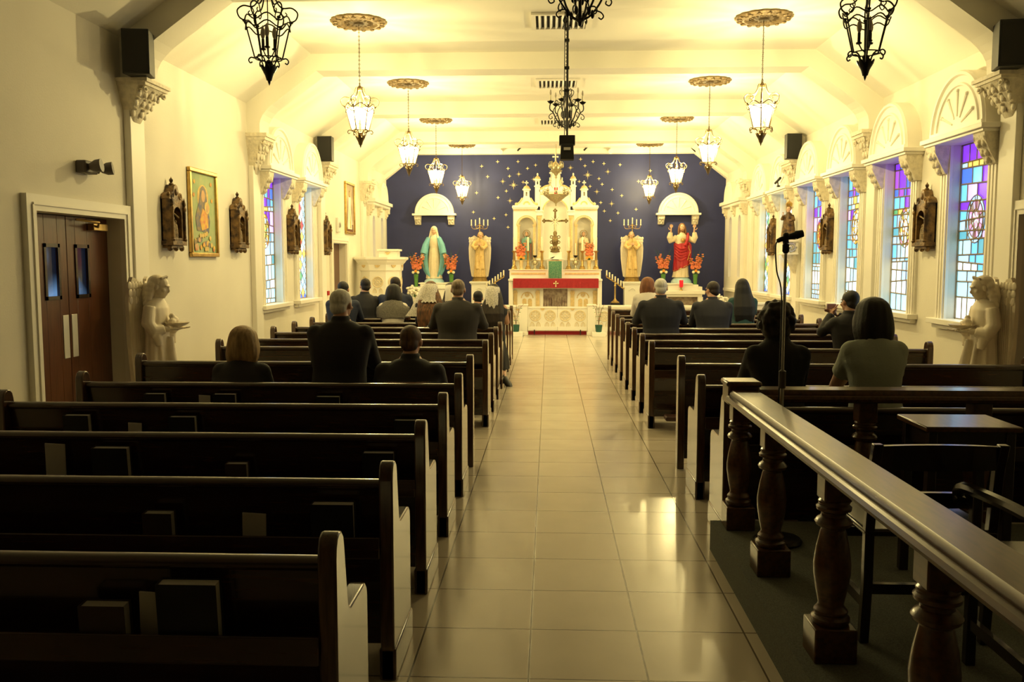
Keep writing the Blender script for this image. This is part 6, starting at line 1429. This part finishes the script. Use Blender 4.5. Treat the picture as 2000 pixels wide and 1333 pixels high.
o, hc, nz, ly, hs = P('person under a white veil partly hidden behind the big grey suit', -1.415, 12.2 + K, 1.335, .40, hair='long', hair_mat='hair_brown', upper='veil_cream', lower='dress_black', skirt=True)
veil(o, hc, hs, .30, 'veil_cream', a0=.3)
P('dark haired person in a blue jacket, left of the far left pair', -3.02, 12.2 + K, 1.35, .50, hair='short', hair_mat='hair_black', upper='jacket_blue', skin='skin_light')
P('dark haired person in a black suit, right of the far left pair', -2.88, 13.08 + K, 1.375, .48, hair='short', hair_mat='hair_dark', upper='suit_black', turn=.3)
o, hc, nz, ly, hs = P('dark haired person wearing a grey knitted shawl over a pale top', -2.275, 12.2 + K, 1.31, .43, hair='bob', hair_mat='hair_black', skin='skin_dark', upper='shirt_white', lower='dress_black', skirt=True, short_sleeve=True)
sh = MB(); sh.loft([sh.oring((0, cy, z), rx, ry, 28, .02, 13) for z, cy, rx, ry in ((nz + .03, ly, .075, .075), (nz - .03, ly, .16, .12), (nz - .09, ly * .9, .24, .145), (nz - .17, ly * .8, .245, .155), (nz - .235, ly * .7, .235, .16))]); sh.build('shawl', 'shawl_knit', o)
P('short haired person in a dark suit in front of the pulpit behind the shawl', -2.40, 13.08 + K, 1.40, .54, hair='short', hair_mat='hair_brown', skin='skin_dark', upper='jacket_blue')
# right of the aisle
P('white haired person in a dark grey suit kneeling right of the aisle', 1.40, 10.45 + K, 1.43, .56, hair='white', hair_mat='hair_white', upper='suit_navy', arms=[((-.30, .13, .90), (-.12, .30, .93)), ((.30, .13, .90), (.12, .30, .93))])
P('red haired person in a white shirt mostly hidden behind the white haired one', 1.535, 13.08 + K, 1.40, .46, hair='bob', hair_mat='hair_red', upper='shirt_white', lower='dress_black', skirt=True, turn=-.3, hs=.95)
P('balding person in a dark grey suit glancing left, right of the aisle', 2.20, 11.33 + K, 1.375, .54, hair='thin', hair_mat='hair_brown', upper='suit_navy', turn=.5)
P('person with long dark hair in a teal short sleeved top near the right wall', 2.79, 12.2 + K, 1.395, .42, hair='long', hair_mat='hair_black', upper='shirt_teal', lower='dress_black', skirt=True, short_sleeve=True)
o, hc, nz, ly, hs = P('dark clothed person holding a small camera up beside the right wall', 3.10, 8.69 + .45, 1.345, .44, hair='short', hair_mat='hair_black', upper='suit_black', turn=.35, arms=[((-.27, .12, .92), (-.15, .22, 1.09)), ((.22, .2, .92), (-.07, .27, 1.08))])
cm = thing('camera', 'small silver pink camera held up by the dark clothed person on the right', 'camera', (3.10 - .13, 9.14 + .29, 1.175), .2)
MB().box(-.05, .05, -.012, .014, -.03, .03).build('camera_body', tint('camera_pink', (.45, .32, .36), .35), cm, bevel=.005); MB().tube([(.015, .012, 0), (.015, .035, 0)], [.022, .02], 12).build('lens', 'black_plastic', cm)
P('person with dark curly hair in a black sweater behind the microphone stand', 1.455, 5.15 + .45, 1.385, .41, hair='curly', hair_mat='hair_brown', skin='skin_light', upper='sweater_black', lower='dress_black', skirt=True, turn=-.15)
P('person with a dark bob in a sage green short sleeved shirt, nearest on the right', 2.06, 5.15 + .45, 1.415, .41, hair='bob', hair_mat='hair_black', upper='shirt_sage', lower='dress_black', skirt=True, short_sleeve=True)
